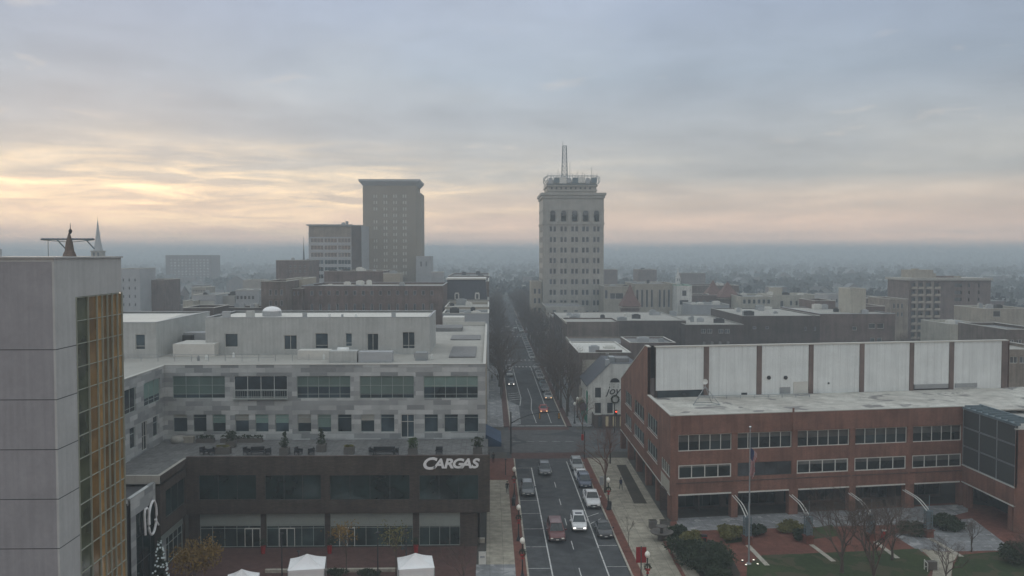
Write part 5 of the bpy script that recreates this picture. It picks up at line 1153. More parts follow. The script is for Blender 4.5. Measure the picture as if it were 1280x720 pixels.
# ---- hotel slab with the flat flared top
def hotel():
    D = 410.0; a = dp(454, 330, D); w = dp(521, 330, D).x-a.x; dep = 22; z = lambda y: dp(490, y, D).z; S = lambda x: dp(x, 330, D).x-a.x
    t = thing('hotel_tower', 'tall brown hotel slab with a flared flat cornice, left of the stone tower', 'tower', (a.x, D, 0))
    ops = []
    for k in range(14):
        yc = 245+8*k
        for j, c in enumerate((469.5, 482, 494, 506)):
            if j == 0 and k % 3 == 0 and k: continue
            for q in (-2.6, .4): ops.append((S(c+q), S(c+q+2.2), z(yc+2.3), z(yc-2.1)))
    g = MB(); wall(g, (0, 0), (1, 0), w, 0, z(232), ops, .25); wall(g, (w, 0), (0, 1), dep, 0, z(232)); wall(g, (w, dep), (-1, 0), w, 0, z(232)); wall(g, (0, dep), (0, -1), dep, 0, z(232)); g.build('wall', 'hotel_wall', t)
    for o in ops[:100]: window(t, (0, 0), (1, 0), o, nx=1, fm='limestone', gm='pane_pale', simple=True, inset=.25, fw=.12)
    # chamfered right shoulder
    g = MB(); xs = S(520); xe = S(526.5); 
    g.prism([(w+.002, .5), (xe-.0, 1.5), (xe, dep-1), (w+.002, dep-.5)], 0, z(241)); g.build('side_bay', 'hotel_wall', t)
    g = MB(); zt0, zt1 = z(232), z(224.3)
    for (x0, x1, e0, e1) in ((0, w, 0, 1.7),):
        P = [(-e0, -e0, zt0), (w+e0, -e0, zt0), (w+e0, dep+e0, zt0), (-e0, dep+e0, zt0)]; Q = [(-e1, -e1, zt1-.9), (w+e1, -e1, zt1-.9), (w+e1, dep+e1, zt1-.9), (-e1, dep+e1, zt1-.9)]
        for i in range(4): j = (i+1) % 4; g.quad(P[i], P[j], Q[j], Q[i])
    g.box(-1.7, w+1.7, -1.7, dep+1.7, zt1-.9, zt1); g.build('cornice', 'stucco_grey', t)
hotel()
# glass banded office left of it
t, w, h = bld('banded_office', 'grey office block with white floor bands left of the hotel slab', 386, 452, 281.5, 380, 24, 'stucco_grey', 'grey_roof', wins=[(388, 439, 3, .93, 296, 350, 6, .62)], gm='blue_glass', fm='frame_white', nx=4, units=0)
extra(t, 'roof_edge', 'grey_metal', (-.8, w*.82, -.8, 12, h-.2, h+.35)); extra(t, 'roof_unit', 'grey_metal', (w*.6, w*.66, 3, 5, h, h+1.3), (w*.68, w*.72, 3, 5, h, h+1.8)); extra(t, 'dark_flank', 'dark_brick', (w*.81, w+.02, -.06, .0, 0, h-.3)); extra(t, 'attic_band', 'tan_brick', (.3, w*.8, -.05, -.01, h-5, h-.6))
# church spires
def spire(label, px, ytop, ybase, D, wpx, m='slate', belfry=None, name='church_spire'):
    q = dp(px, ytop, D); zb = dp(px, ybase, D).z; hw = wpx/2*D/F
    t = thing(name, label, 'spire', (q.x, D, 0)); zt = q.z
    zm = zb+(zt-zb)*(.28 if belfry else .0)
    g = MB(); g.box(-hw, hw, -hw, hw, 0, zm); g.build('tower', belfry or m, t)
    if belfry:
        for z_ in (zm-2.6,): 
            for s in (-1, 1): extra(t, 'louvre', 'dark_metal', *( [(s*hw*.45-hw*.2, s*hw*.45+hw*.2, -hw-.05, -hw+.02, z_, z_+1.8)]))
        extra(t, 'cornice', belfry, (-hw*1.12, hw*1.12, -hw*1.12, hw*1.12, zm-.4, zm))
    g = MB(); g.lathe([(hw*1.0, zm), (hw*.72, zm+(zt-zm)*.18), (hw*.3, zm+(zt-zm)*.6), (.05, zt-1.0), (.03, zt)], n=8); g.build('spire', m, t)
    g = MB(); g.lathe([(.03, zt-.9), (.16, zt-.7), (.03, zt-.5)], n=6); g.box(-.3, .3, -.04, .04, zt-.28, zt-.2); g.build('finial', 'dark_metal', t)
spire('tall pale church spire rising behind the stone panel tower at left', 122, 271, 330, 420, 12, 'stucco_grey', 'beige')
spire('thin dark needle spire left of the banded office', 379.5, 296, 345, 480, 3.6, 'slate', 'dark_brick')
spire('short white steeple among roofs right of the stone tower', 847.5, 333, 352, 620, 5.2, 'white_roof', 'white_roof')
# ---- left middle distance
W1 = [
 ('grey_apartment_block', 'blue grey block with a dark cap beside the stone panel tower', 146, 174.5, 336, 300, 14, 'stucco_grey', 'dark_roof', dict(wins=[(150, 172, 3, .3, 345, 386, 4, .4)])),
 ('brick_wall_building', 'plain red brown brick gable end right of the blue grey block', 174.5, 205, 350, 310, 16, 'dull_brick', 'dark_roof', dict()),
 ('brick_apartments', 'wide red brick apartment tower far off at left under the horizon', 207, 264, 319, 900, 30, 'dull_brick', 'grey_roof', dict(wins=[(212, 262, 11, .5, 323, 352, 8, .55)], units=0, gm='blind_grey')),
 ('white_shed', 'small bright cream box building far behind the left penthouse', 228, 241, 376.5, 250, 8, 'cream', 'white_roof', dict()),
 ('low_warehouse', 'low grey building with a cream window strip behind the left roof', 240, 269, 369, 255, 14, 'stucco_grey', 'white_roof', dict(wins=[(245, 268, 1, .96, 375, 382, 1, .8)], gm='blind_grey', units=2)),
 ('warehouse_extension', 'taller grey green block with a white edge next to the cream striped building', 269, 293, 370, 262, 18, 'concrete', 'white_roof', dict(units=3)),
 ('white_rooftop_house', 'white roofed low house with a dark row of windows', 239, 257, 359.5, 300, 10, 'limestone', 'white_roof', dict(wins=[(240, 256, 5, .6, 362, 365, 1, .9)])),
 ('dark_brick_store', 'dark brick block with a pale sign patch between the two penthouses', 228, 267, 385, 215, 12, 'dark_brick', 'dark_roof', dict(wins=[(236, 262, 4, .4, 398, 412, 1, .8)])),
 ('brick_gap_house', 'low brick house with pale windows seen between the penthouses', 229, 268, 399, 190, 8, 'dull_brick', 'grey_roof', dict(wins=[(232, 266, 4, .5, 402, 410, 1, .8)])),
 ('dark_long_roof', 'dark long low building left of the arched window block', 262, 326, 385, 228, 10, 'dark_brick', 'dark_roof', dict(units=3)),
 ('grey_flat_block', 'grey flat block with a dark window strip left of the arched window block', 294, 323, 363, 262, 14, 'stucco_grey', 'grey_roof', dict(wins=[(294, 318, 5, .7, 369, 375, 1, .8)], units=1)),
 ('square_grey_penthouse', 'square pale grey roof block standing above the grey flat block', 303.5, 325, 350.5, 300, 12, 'concrete', 'grey_roof', dict()),
 ('arched_window_building', 'brown brick building with arched windows behind the white dome', 326, 357.5, 352, 225, 20, 'brownish_brick', 'grey_roof', dict(wins=[(334, 355, 3, .5, 361, 370, 1, .8), (334, 355, 3, .5, 374, 384, 1, .7)])),
 ('beige_link_building', 'beige windowless link between the arched block and the long brick block', 357.5, 377, 349, 240, 20, 'tan_stone', 'light_roof', dict()),
 ('link_lower_part', 'dark recessed lower front under the beige link', 358, 377, 361, 232, 7, 'dull_brick', 'dark_roof', dict(wins=[(360, 375, 3, .4, 364, 370, 1, .8)])),
 ('pink_brick_block', 'reddish brick block with a red left edge behind the beige link', 345, 386, 325.5, 330, 20, 'dull_brick', 'grey_roof', dict(wins=[(360, 384, 4, .4, 330, 342, 2, .5)])),
 ('long_brick_block', 'long dull brick block with a pale cornice and a row of small square windows', 376.5, 553, 357.5, 235, 30, 'dull_brick', 'light_roof', dict(wins=[(384, 545, 15, .38, 363, 369.5, 1, .9), (384, 545, 15, .3, 378, 390, 1, .7)], units=5, cornice='stucco_grey')),
 ('upper_brick_block', 'reddish windowless brick block standing behind the long brick block', 405, 479, 339, 290, 20, 'dull_brick', 'light_roof', dict(units=4)),
 ('pale_roof_hut', 'pale low block right of the upper brick block', 479, 500, 342, 285, 10, 'tan_stone', 'light_roof', dict(units=1)),
 ('hotel_podium', 'pale blue grey low wing with narrow windows at the right foot of the hotel', 520, 539, 320.5, 400, 14, 'stucco_grey', 'grey_roof', dict(wins=[(523, 536, 2, .3, 326, 334, 1, .8)])),
 ('white_box_roof', 'small building with a white roof edge above the mansard house', 539, 554, 340.5, 290, 8, 'stucco_grey', 'white_roof', dict()),
]
for nm, lb, x0, x1, yt, D, dep, wm, rm, kw in W1: bld(nm, lb, x0, x1, yt, D, dep, wm, rm, **kw)
# mansard house
def mansard():
    D = 262.0; a = dp(556, 330, D); w = dp(609, 330, D).x-a.x; z = lambda y: dp(580, y, D).z; S = lambda x: dp(x, 330, D).x-a.x; dep = 16
    t = thing('mansard_house', 'stone house with a steep slate mansard roof and two white dormers', 'building', (a.x, D, 0))
    ops = [(S(x), S(x+3.2), z(389), z(381)) for x in (566, 574, 582, 592, 600)]
    g = MB(); wall(g, (0, 0), (1, 0), w, 0, z(375), ops); wall(g, (w, 0), (0, 1), dep, 0, z(375)); wall(g, (0, dep), (0, -1), dep, 0, z(375)); g.build('wall', 'tan_stone', t)
    for o in ops: window(t, (0, 0), (1, 0), o, nx=1, fm='white_roof', gm='town_glass', simple=True)
    extra(t, 'cornice', 'limestone', (-.6, w+.6, -.6, dep+.6, z(378), z(374.5)))
    g = MB(); z0, z1 = z(374.5), z(349.5); e = 1.1; P = [(0, 0, z0), (w, 0, z0), (w, dep, z0), (0, dep, z0)]; Q = [(e*.6, e, z1), (w-e*.6, e, z1), (w-e*.6, dep-e, z1), (e*.6, dep-e, z1)]
    for i in range(4): j = (i+1) % 4; g.quad(P[i], P[j], Q[j], Q[i])
    g.poly(Q); rf = g.build('roof', 'slate', t)
    extra(t, 'roof_crest', 'white_roof', (.3, w-.3, .6, dep-.6, z1, z(347.8)))
    for x in (571, 596.5):
        d = extra(t, 'dormer', 'white_roof', (S(x-3), S(x+3), -.15, 1.2, z(374), z(367)), (S(x-2.4), S(x+2.4), -.12, 1.2, z(367), z(365.7))); g = MB(); g.box(S(x-1.5), S(x+1.5), -.2, -.14, z(373.3), z(367.6)); g.build('dormer_window', 'town_glass', d)
mansard()
# second-row buildings left of the street, edge on
for i, (x0, x1, yt, D, dep, wm, lb) in enumerate(((553, 611, 392, 205, 14, 'stucco_grey', 'low grey roofed building just behind the flat office roof by the street'), (556, 611, 384, 222, 24, 'tan_stone', 'low stone building in front of the mansard house'), (575, 611, 352, 300, 45, 'brownish_brick', 'brown brick building behind the mansard house along the street'), (560, 611.5, 345, 385, 60, 'dull_brick', 'brick block at the far end of the left street side'))):
    bld('street_building', lb, x0, x1, yt, D, dep, wm, 'light_roof' if i < 2 else 'grey_roof', side=(5, .4, 1, 9, 3, .5), units=2)
# ---- right side of the street: row with faces towards the street
for i, (Y0, Y1, h_, wm, lb) in enumerate(((216, 234, 12, 'tan_brick', 'tan brick row building just behind the white roofed one'), (234, 249, 16, 'brownish_brick', 'brown brick tall row building before the dark brick block'), (283, 300, 14, 'dull_brick', 'brick row building beyond the second crossing'), (300, 320, 12.5, 'tan_stone', 'stone row building beyond the second crossing'), (320, 346, 15, 'limestone', 'pale row building just before the stone tower'))):
    t = thing('street_row_building', lb, 'building', (20.6, Y0, 0)); wd = 14; d = Y1-Y0-.15
    lo = grid(.8, d-.8, max(2, int(d/3)), .42, 4.2, h_-.8, int((h_-5)/3), .55)+grid(.8, d-.8, 3, .75, .4, 3.6, 1, .9)
    fo = grid(1, wd-1, 3, .3, h_-3.5, h_-1, 1, .7) if i != 1 else []
    g = MB(); wall(g, (0, d), (0, -1), d, 0, h_, lo); wall(g, (0, 0), (1, 0), wd, 0, h_, fo); wall(g, (wd, 0), (0, 1), d, 0, h_); wall(g, (wd, d), (-1, 0), wd, 0, h_); g.build('wall', wm, t)
    extra(t, 'roof', 'light_roof' if i % 2 else 'grey_roof', (.05, wd-.05, .05, d-.05, h_-.5, h_-.4)); extra(t, 'cornice', 'cream' if i % 2 else 'limestone', (-.35, .0, 0, d, h_-.5, h_+.05))
    for o in lo: window(t, (0, d), (0, -1), o, nx=2, fm='frame_white', gm='town_glass', simple=True)
    for o in fo: window(t, (0, 0), (1, 0), o, nx=1, fm='frame_dark', gm='town_glass', simple=True)
# white painted gabled house with the greeting and the wreath
def joy_house():
    D = 174.0; xl = dp(735, 500, D).x; S = lambda x: dp(x, 500, D).x-xl; z = lambda y: dp(757, y, D).z; dep = 14
    t = thing('white_painted_house', 'white painted brick gable house with a script greeting across its front', 'building', (xl, D, 0)); w = S(797)
    zr = z(455); xe = S(762)
    g = MB()
    ops = [(S(743.8), S(751.2), z(497), z(484.5)), (S(743.8), S(751.2), z(516.5), z(503.5)), (S(759), S(766), z(516.5), z(503.5)), (S(762.5), S(774.5), z(478), z(471)), (S(781), S(788), z(516.5), z(503.5))]
    wall(g, (0, 0), (1, 0), w, 0, z(482), ops); 
    base = z(482); g.poly([(0, 0, base), (w, 0, base), (w, 0, zr), (xe, 0, zr)])
    # arched window above the eave is set on the wall as its own piece
    wall(g, (0, dep), (0, -1), dep, 0, base, [(1.5, 4, .4, 3), (6, 9, .4, 3), (1.5, 3, 4, 6), (6, 7.5, 4, 6)]); wall(g, (w, 0), (0, 1), dep, 0, zr); g.poly([(w, dep, 0), (0, dep, 0), (0, dep, base), (xe, dep, zr), (w, dep, zr)]); g.build('wall', 'white_painted_brick', t)
    for o in (ops[0], ops[1], ops[2], ops[4]): window(t, (0, 0), (1, 0), o, nx=2, rail=[(o[3]-o[2])/2], fm='frame_dark', gm='town_glass')
    g = MB(); cx = (S(762.5)+S(774.5))/2; r = (S(774.5)-S(762.5))/2; zz = z(478); pts = [(cx-r*math.cos(a), -.05, zz+r*math.sin(a)*.9) for a in [math.pi*k/10 for k in range(11)]]; g.poly(pts); n_ = len(pts); [g.quad(pts[i], (pts[i][0], .0, pts[i][2]), (pts[(i+1) % n_][0], .0, pts[(i+1) % n_][2]), pts[(i+1) % n_]) for i in range(n_)]; g.build('arched_window', 'town_glass', t)
    g = MB(); g.poly([(-.25, -.25, base-.1), (xe, -.25, zr+.08), (xe, dep+.2, zr+.08), (-.25, dep+.2, base-.1)]); g.poly([(-.25, -.25, base-.3), (-.25, -.25, base-.1), (-.25, dep+.2, base-.1), (-.25, dep+.2, base-.3)]); g.box(xe, w, .02, dep, zr-.05, zr+.05); g.build('roof', 'slate', t)
    extra(t, 'coping', 'grey_metal', (xe-.1, w+.1, -.08, .25, zr+.055, zr+.17))
    c = extra(t, 'chimney', 'stucco_grey', (S(757.5), S(762), .3, 1.5, z(458), z(450)))
    extra(t, 'roof_unit', 'grey_metal', (S(763.5), S(770), 2, 5, zr+.05, z(448))); extra(t, 'roof_unit', 'grey_roof', (S(771), S(788), 2, 6, zr+.05, z(449.5)))
    # green shopfront trim at the street corner
    extra(t, 'shopfront', 'green_paint', (-.1, .0, 1, dep-1, z(533), z(520)), (-.12, .0, .3, 2.2, z(518), z(490)))
    for k, (yy, m_, r_) in enumerate(((3.0, 'awning_blue', 1.1), (6.2, 'leaf_dark', 1.2), (9.6, 'tan_stone', 1.3))):
        g = MB()
        for q in range(6):
            a0, a1 = q*.262, (q+1)*.262
            g.quad((-.12-r_*math.sin(a0), yy-1.3, 2.6+r_*math.cos(a0)), (-.12-r_*math.sin(a1), yy-1.3, 2.6+r_*math.cos(a1)), (-.12-r_*math.sin(a1), yy+1.3, 2.6+r_*math.cos(a1)), (-.12-r_*math.sin(a0), yy+1.3, 2.6+r_*math.cos(a0)))
            g.poly([(-.12, yy-1.3, 2.6), (-.12-r_*math.sin(a1), yy-1.3, 2.6+r_*math.cos(a1)), (-.12-r_*math.sin(a0), yy-1.3, 2.6+r_*math.cos(a0))])
        g.build('round_awning', m_, t)
    # porch with a dark roof along the front
    g = MB(); g.poly([(S(738), -4.6, z(533)+.35), (S(797), -4.6, z(533)+.35), (S(797), 0, z(518)), (S(752), 0, z(518))]); g.poly([(S(738), -4.6, z(533)+.35), (S(752), 0, z(518)), (S(738), 0, z(533)+.35)]); g.build('porch_roof', 'dark_roof', t)
    ops = grid(.4, S(797)-S(740)-.4, 6, .5, .3, 2.6, 1, .9)
    g = MB(); wall(g, (S(740), -4.2), (1, 0), S(797)-S(740), 0, 2.75, ops); wall(g, (S(740), 0), (0, -1), 4.2, 0, 2.75); g.build('porch_wall', 'dark_brick', t)
    for k, o in enumerate(ops): window(t, (S(740), -4.2), (1, 0), o, nx=1, fm='frame_dark', gm='lit_pane' if k in (1, 2, 3) else 'town_glass', simple=True)
    # greeting in brush script, three little flames above it
    gr = MB(); k = 1/6.0
    Q = lambda x, y: (S(700+x/5.14), -.07, z(420+y/5.14))
    for x in (318, 345, 372): gr.tube([Q(x, 333), Q(x+1, 320)], .05, 5); gr.tube([Q(x-2, 313), Q(x+3, 311)], .045, 4)
    cu = bpy.data.curves.new('t', 'FONT'); cu.body = 'joy'; cu.size = 2.2; cu.extrude = .03; cu.shear = .35; cu.offset = .012; tmp = bpy.data.objects.new('t', cu); C.objects.link(tmp); me = bpy.data.meshes.new_from_object(tmp.evaluated_get(bpy.context.evaluated_depsgraph_get())); bpy.data.objects.remove(tmp)
    me.materials.clear(); me.materials.append(M['joy_ink']); me.name = 'script_greeting'; tx = obj('script_greeting', me, t); q0 = Q(296, 374); tx.location = (q0[0], -.05, q0[2]); tx.rotation_euler.x = R(90)
    gr.build('painted_flame', 'joy_ink', t)['kind'] = 'stuff'
    # big wreath hung under the greeting
    c = dp(769, 499, D-.25); wr = thing('large_wreath', 'large dark wreath hanging on the white painted gable below the greeting', 'wreath', (c.x, D-.22, c.z)); b = MB(); rr = random.Random(3)
    cs = [Vector((math.cos(a)*.72, 0, math.sin(a)*.72)) for a in [i*.1 for i in range(63)]]; leafcloud(b, cs, .09, 7, rr, .07); b.build('greenery', 'leaf_dark', wr)
    g = MB(); g.tube([(math.cos(a)*.72, .03, math.sin(a)*.72) for a in [i*.314 for i in range(21)]], .06, 6); g.build('ring', 'wood', wr)
joy_house()
# brick building with a white roof behind it
t, w, h = bld('mural_building', 'faded brick building with a bright white flat roof behind the white painted house', 724, 789, 441, 191, 24, 'brownish_brick', 'white_roof', parapet=.12, cornice='white_roof', left=(7, .4, 3.5, 12.5, 3, .5), wins=[(757, 762, 1, .8, 439.5, 444, 1, .8)])
S = lambda x: dp(x, 400, 191).x-dp(724, 400, 191).x
extra(t, 'stepped_parapet', 'brownish_brick', (S(745), S(778), -.05, .3, h+.121, h+.6)); extra(t, 'wall_patch', 'beige', (S(728), S(750), -.03, 0, h-4.4, h-1.5)); extra(t, 'low_annex', 'tan_stone', (S(724), S(748), -5, -.1, 0, 5.5))
# the long dark block with a white roof
t, w, h = bld('long_dark_block', 'very long dark brick block with a whitish roof across the right middle distance', 704, 858, 401, 252, 38, 'dark_brick', 'light_roof', parapet=.1, units=8, wins=[(717, 760, 2, .1, 416, 428, 1, .3)], left=(6, .4, 3, 13, 3, .5), cornice='light_roof')
t, w, h = bld('pale_corner_block', 'lower brick part with four pale framed windows in the long dark row', 858, 930, 406, 246, 40, 'dark_brick', 'light_roof', parapet=.15, units=4, wins=[(876, 892, 2, .75, 411, 417, 1, .9), (898, 914, 2, .75, 411, 417, 1, .9), (876, 916, 4, .3, 426, 434, 1, .7)], fm='frame_white', nx=2, cornice='light_roof')
t, w, h = bld('dark_flat_block', 'dark brick flat block with two small lit looking squares, right of the pale framed windows', 929, 1026, 395, 248, 36, 'dark_brick', 'light_roof', parapet=.2, units=6, wins=[(936, 968, 2, .28, 408, 411.5, 1, .9), (1002, 1026, 2, .2, 408, 414, 1, .8)], cornice='light_roof')
t, w, h = bld('brick_row_end', 'dark brick end block with white framed double windows above the white screen', 1026, 1120, 392.5, 249, 34, 'dull_brick', 'light_roof', parapet=.2, units=5, wins=[(1066, 1073, 1, .8, 408, 413, 1, .9), (1086, 1107, 2, .8, 404, 411, 1, .9), (1088, 1105, 2, .7, 422, 430, 1, .9), (1066, 1073, 1, .8, 426, 432, 1, .9)], fm='frame_white', cornice='stucco_grey')
bld('low_roof_building', 'low building with a grey edge just behind the sloped brick roof', 788, 845, 428.5, 200, 14, 'dull_brick', 'grey_roof', parapet=.3)
# beyond it
W2 = [
 ('classical_building', 'beige classical building with tall pilasters right of the stone tower', 794, 846, 355, 330, 25, 'beige', 'light_roof', dict(wins=[(794, 818, 4, .5, 362, 384, 1, 1), (822, 845, 4, .5, 362, 384, 1, 1)], units=4)),
 ('cream_low_building', 'cream building with wide dark panes between the stone tower and the pilasters', 755, 794, 358, 335, 22, 'beige', 'light_roof', dict(wins=[(756, 760, 1, .9, 362, 374, 1, .9), (762, 770, 1, .8, 366, 374, 1, .9), (769, 780, 1, .9, 366, 374, 1, .9)])),
 ('green_capped_building', 'small white building with a green copper top and one dark window', 846.5, 865, 357, 322, 16, 'white_painted_brick', 'copper_green', dict(wins=[(853, 858.5, 1, 1, 363, 370, 1, 1), (850, 861, 1, 1, 375, 381, 1, 1)], cornice='copper_green')),
 ('brick_store_row', 'low reddish brick row between the green topped building and the cream angled one', 866, 912, 369, 340, 14, 'dull_brick', 'grey_roof', dict(wins=[(868, 910, 5, .5, 375, 382, 1, .8)])),
 ('brown_hall', 'brown brick hall with a long ridge behind the brick store row', 866, 924, 357, 380, 20, 'brownish_brick', 'slate', dict()),
 ('grey_store_roofs', 'grey roofed low sheds in front of the brick store row', 866, 912, 381, 305, 16, 'stucco_grey', 'grey_roof', dict(units=2)),
 ('dark_far_block', 'dark low block right behind the stone tower', 755, 772, 337, 560, 16, 'dull_brick', 'white_roof', dict()),
 ('red_far_block', 'red brick far block with a white roof line above the classical building', 798, 821, 337, 560, 20, 'dull_brick', 'white_roof', dict()),
 ('white_roof_shed', 'long low shed with a white roof right of the white steeple', 852, 882, 341.5, 620, 14, 'dull_brick', 'white_roof', dict()),
 ('angled_cream_building', 'cream three storey building with square windows turned to the left', 926, 966, 371, 320, 26, 'cream', 'grey_roof', dict(wins=[(928, 964, 6, .6, 374, 380, 1, .9), (928, 964, 6, .6, 384, 390, 1, .8)], rz=-3, units=3)),
 ('cream_wide_building', 'wide cream building with dark slit windows behind the white roof', 966, 1024, 369, 322, 18, 'cream', 'light_roof', dict(wins=[(976, 980, 1, 1, 376, 384, 1, 1), (988, 991, 1, 1, 376, 382, 1, 1), (995, 998, 1, 1, 376, 382, 1, 1), (1007, 1010, 1, 1, 376, 382, 1, 1)], units=2)),
 ('cream_stair_block', 'small cream stair block standing on the angled cream building', 967.5, 978, 360, 330, 6, 'cream', 'cream', dict()),
 ('dark_roof_block', 'small dark reddish block standing above the flat dark roof', 1019, 1045, 376, 275, 14, 'dull_brick', 'dark_roof', dict()),
 ('grey_roof_row', 'grey and cream low block behind the small dark block', 1035, 1065, 369, 300, 12, 'stucco_grey', 'grey_roof', dict(wins=[(1037, 1063, 4, .4, 373, 379, 1, .8)])),
 ('cream_slab', 'tall blank cream slab tower near the long dark row', 1064, 1083, 361, 255, 9, 'cream', 'cream', dict()),
 ('brick_flat_right', 'low brick building with a pale roof right of the blank cream slab', 1083, 1107, 383, 262, 20, 'dull_brick', 'light_roof', dict(units=1)),
 ('low_brick_building', 'red brick low building with a white roof line behind the pale roof', 1082, 1116, 373, 330, 20, 'dull_brick', 'white_roof', dict()),
 ('tan_house', 'tan three window wide house left of the balcony apartments', 1114, 1136, 374, 300, 18, 'tan_brick', 'grey_roof', dict(wins=[(1116, 1131, 3, .5, 379, 386, 1, .9), (1116, 1131, 3, .5, 390, 396, 1, .9)])),
]
for nm, lb, x0, x1, yt, D, dep, wm, rm, kw in W2: bld(nm, lb, x0, x1, yt, D, dep, wm, rm, **kw)
# pyramid roofed brick tower
def pyramid(label, x0, x1, ytip, yeave, D, m, wm, name='pyramid_roof_tower'):
    a = dp(x0, 330, D); b_ = dp(x1, 330, D); w = b_.x-a.x; zt = dp(x0, ytip, D).z; ze = dp(x0, yeave, D).z
    t = thing(name, label, 'tower', (a.x, D, 0)); g = MB(); g.box(.3, w-.3, .3, w-.3, 0, ze); g.build('wall', wm, t)
    g = MB(); P = [(-.3, -.3, ze), (w+.3, -.3, ze), (w+.3, w+.3, ze), (-.3, w+.3, ze)]; mid = ze+(zt-ze)*.55; Q = [(w*.3, w*.3, mid), (w*.7, w*.3, mid), (w*.7, w*.7, mid), (w*.3, w*.7, mid)]; tip = (w/2, w/2, zt)
    for i in range(4): j = (i+1) % 4; g.quad(P[i], P[j], Q[j], Q[i]); g.poly([Q[i], Q[j], tip])
    g.build('roof', m, t); extra(t, 'cornice', 'tan_stone', (-.1, w+.1, -.1, w+.1, ze-.6, ze-.35)); return t
mat('red_tile', (.15, .09, .08), .8, .25, 1.2)
pyramid('steep red tiled pyramid roof in front of the pilasters', 778, 801, 355, 383, 300, 'red_tile', 'dull_brick')
pyramid('reddish pyramid roofed tower farther right behind the brick store row', 884, 904, 350, 369, 345, 'red_tile', 'dull_brick')
pyramid('broad low reddish hip roofed market tower left of the cream angled building', 900, 926, 352, 372, 335, 'red_tile', 'brownish_brick')
# balcony apartments
def apartments():
    D = 330.0; xl = dp(1136, 380, D).x; xr = dp(1238, 380, D).x; w = xr-xl; z = lambda y: dp(1180, y, D).z; S = lambda x: dp(x, 380, D).x-xl; dep = 18; h = z(350.5)
    t = thing('balcony_apartments', 'large brick apartment block with stacked balconies and a tan roof house, at right', 'building', (xl, D, 0))
    cols = [(1139, 1144), (1147, 1153), (1157, 1163), (1167.5, 1173.5)]; ops = []
    rows = [357+8.9*k for k in range(10)]
    for c0, c1 in cols:
        for r in rows:
            if z(r+2.5) > .3: ops.append((S(c0), S(c1), z(r+2.5), z(r-3.2)))
    for c0, c1 in ((1193, 1202), (1210, 1212), (1222, 1224)):
        for r in rows:
            if z(r+2) > .3: ops.append((S(c0), S(c1), z(r+2), z(r-2.6)))
    g = MB(); wall(g, (0, 0), (1, 0), w, 0, h, ops, .9); wall(g, (w, 0), (0, 1), dep, 0, h); wall(g, (0, dep), (0, -1), dep, 0, h); wall(g, (w, dep), (-1, 0), w, 0, h); g.build('wall', 'dull_brick', t)
    for o in ops: window(t, (0, 0), (1, 0), o, nx=2, fm='frame_dark', gm='town_glass', simple=True, inset=.9)
    for c0, c1 in cols[:4]:
        for r in rows:
            if z(r+3) > .5: extra(t, 'balcony', 'tan_stone', (S(c0)-.1, S(c1)+.1, -1.0, .0, z(r+4), z(r+3.4)), (S(c0)-.1, S(c1)+.1, -1.0, -.92, z(r+3.4), z(r+1.2)))
    for x in (1145.5, 1155, 1165): extra(t, 'pale_pier', 'tan_brick', (S(x)-.5, S(x)+.5, -.12, -.002, 0, h-.3))
    extra(t, 'roof', 'light_roof', (-.9, w+.4, -.9, dep+.4, h, h+.9)); extra(t, 'roof_house', 'beige', (S(1144), S(1171), 3, 12, h+.9, z(337.5))); extra(t, 'roof_house', 'beige', (S(1171)+.05, S(1176), 4, 10, h+.9, z(342))); extra(t, 'roof_vent', 'beige', (S(1203), S(1208), 4, 8, h+.9, z(345.5)))
    extra(t, 'chimney', 'tan_stone', (S(1149), S(1154), 4, 7, z(337.5), z(336))); extra(t, 'roof_strip', 'dull_brick', (S(1171), S(1200), 5, 9, h+.9, z(345.5)))
apartments()
bld('cream_garage', 'cream blank building with a raised left corner below the brick apartments', 1189, 1234, 405.5, 232, 16, 'cream', 'light_roof', units=1)
bld('cream_commercial', 'cream flat building with a dark opening at the right edge', 1231, 1290, 386, 245, 16, 'beige', 'light_roof', wins=[(1243, 1252, 1, 1, 388, 396, 1, 1)], units=2)
bld('grey_side_building', 'grey brown building at the right edge behind the white screen', 1260, 1310, 412, 190, 20, 'brownish_brick', 'grey_roof', wins=[(1262, 1290, 3, .7, 424, 432, 1, .8), (1262, 1290, 3, .7, 445, 453, 1, .8)], fm='frame_white', nx=2)
bld('right_edge_store', 'dim brick store with pale balcony rails at the right edge', 1262, 1320, 437, 160, 14, 'tan_brick', 'light_roof', wins=[(1264, 1300, 3, .8, 444, 456, 1, .7)], fm='frame_white', nx=2)
# trees among the near roofs
yt = make_tree(80, 9, 2, '', depth=6, spread=.55); yt2 = make_tree(81, 7.5, 1.6, '', depth=5, spread=.6, twig='twig_red')
place(yt, (dp(1152, 400, 262).x, 262, 0)); yt['label'] = 'large bare tree behind the white roof screen below the balcony apartments'; place(yt2, (dp(1175, 400, 255).x, 255, 0)); yt2['label'] = 'reddish bare tree beside the cream blank building'
for i, (x, D) in enumerate(((1130, 268), (1140, 256), (1163, 270), (1185, 268), (1245, 222), (1270, 210))):
    dup((yt, yt2)[i % 2], (dp(x, 400, D).x, D, 0), i*1.3, 'bare tree in the yards behind the white roof screen at right', 'bare yard trees behind the white screen')
ev = evergreen(82, 9, 4.5, 'dark evergreen standing before the cream blank building at right', n=700, s=.2); place(ev, (dp(1198, 425, 224).x, 224, 0))
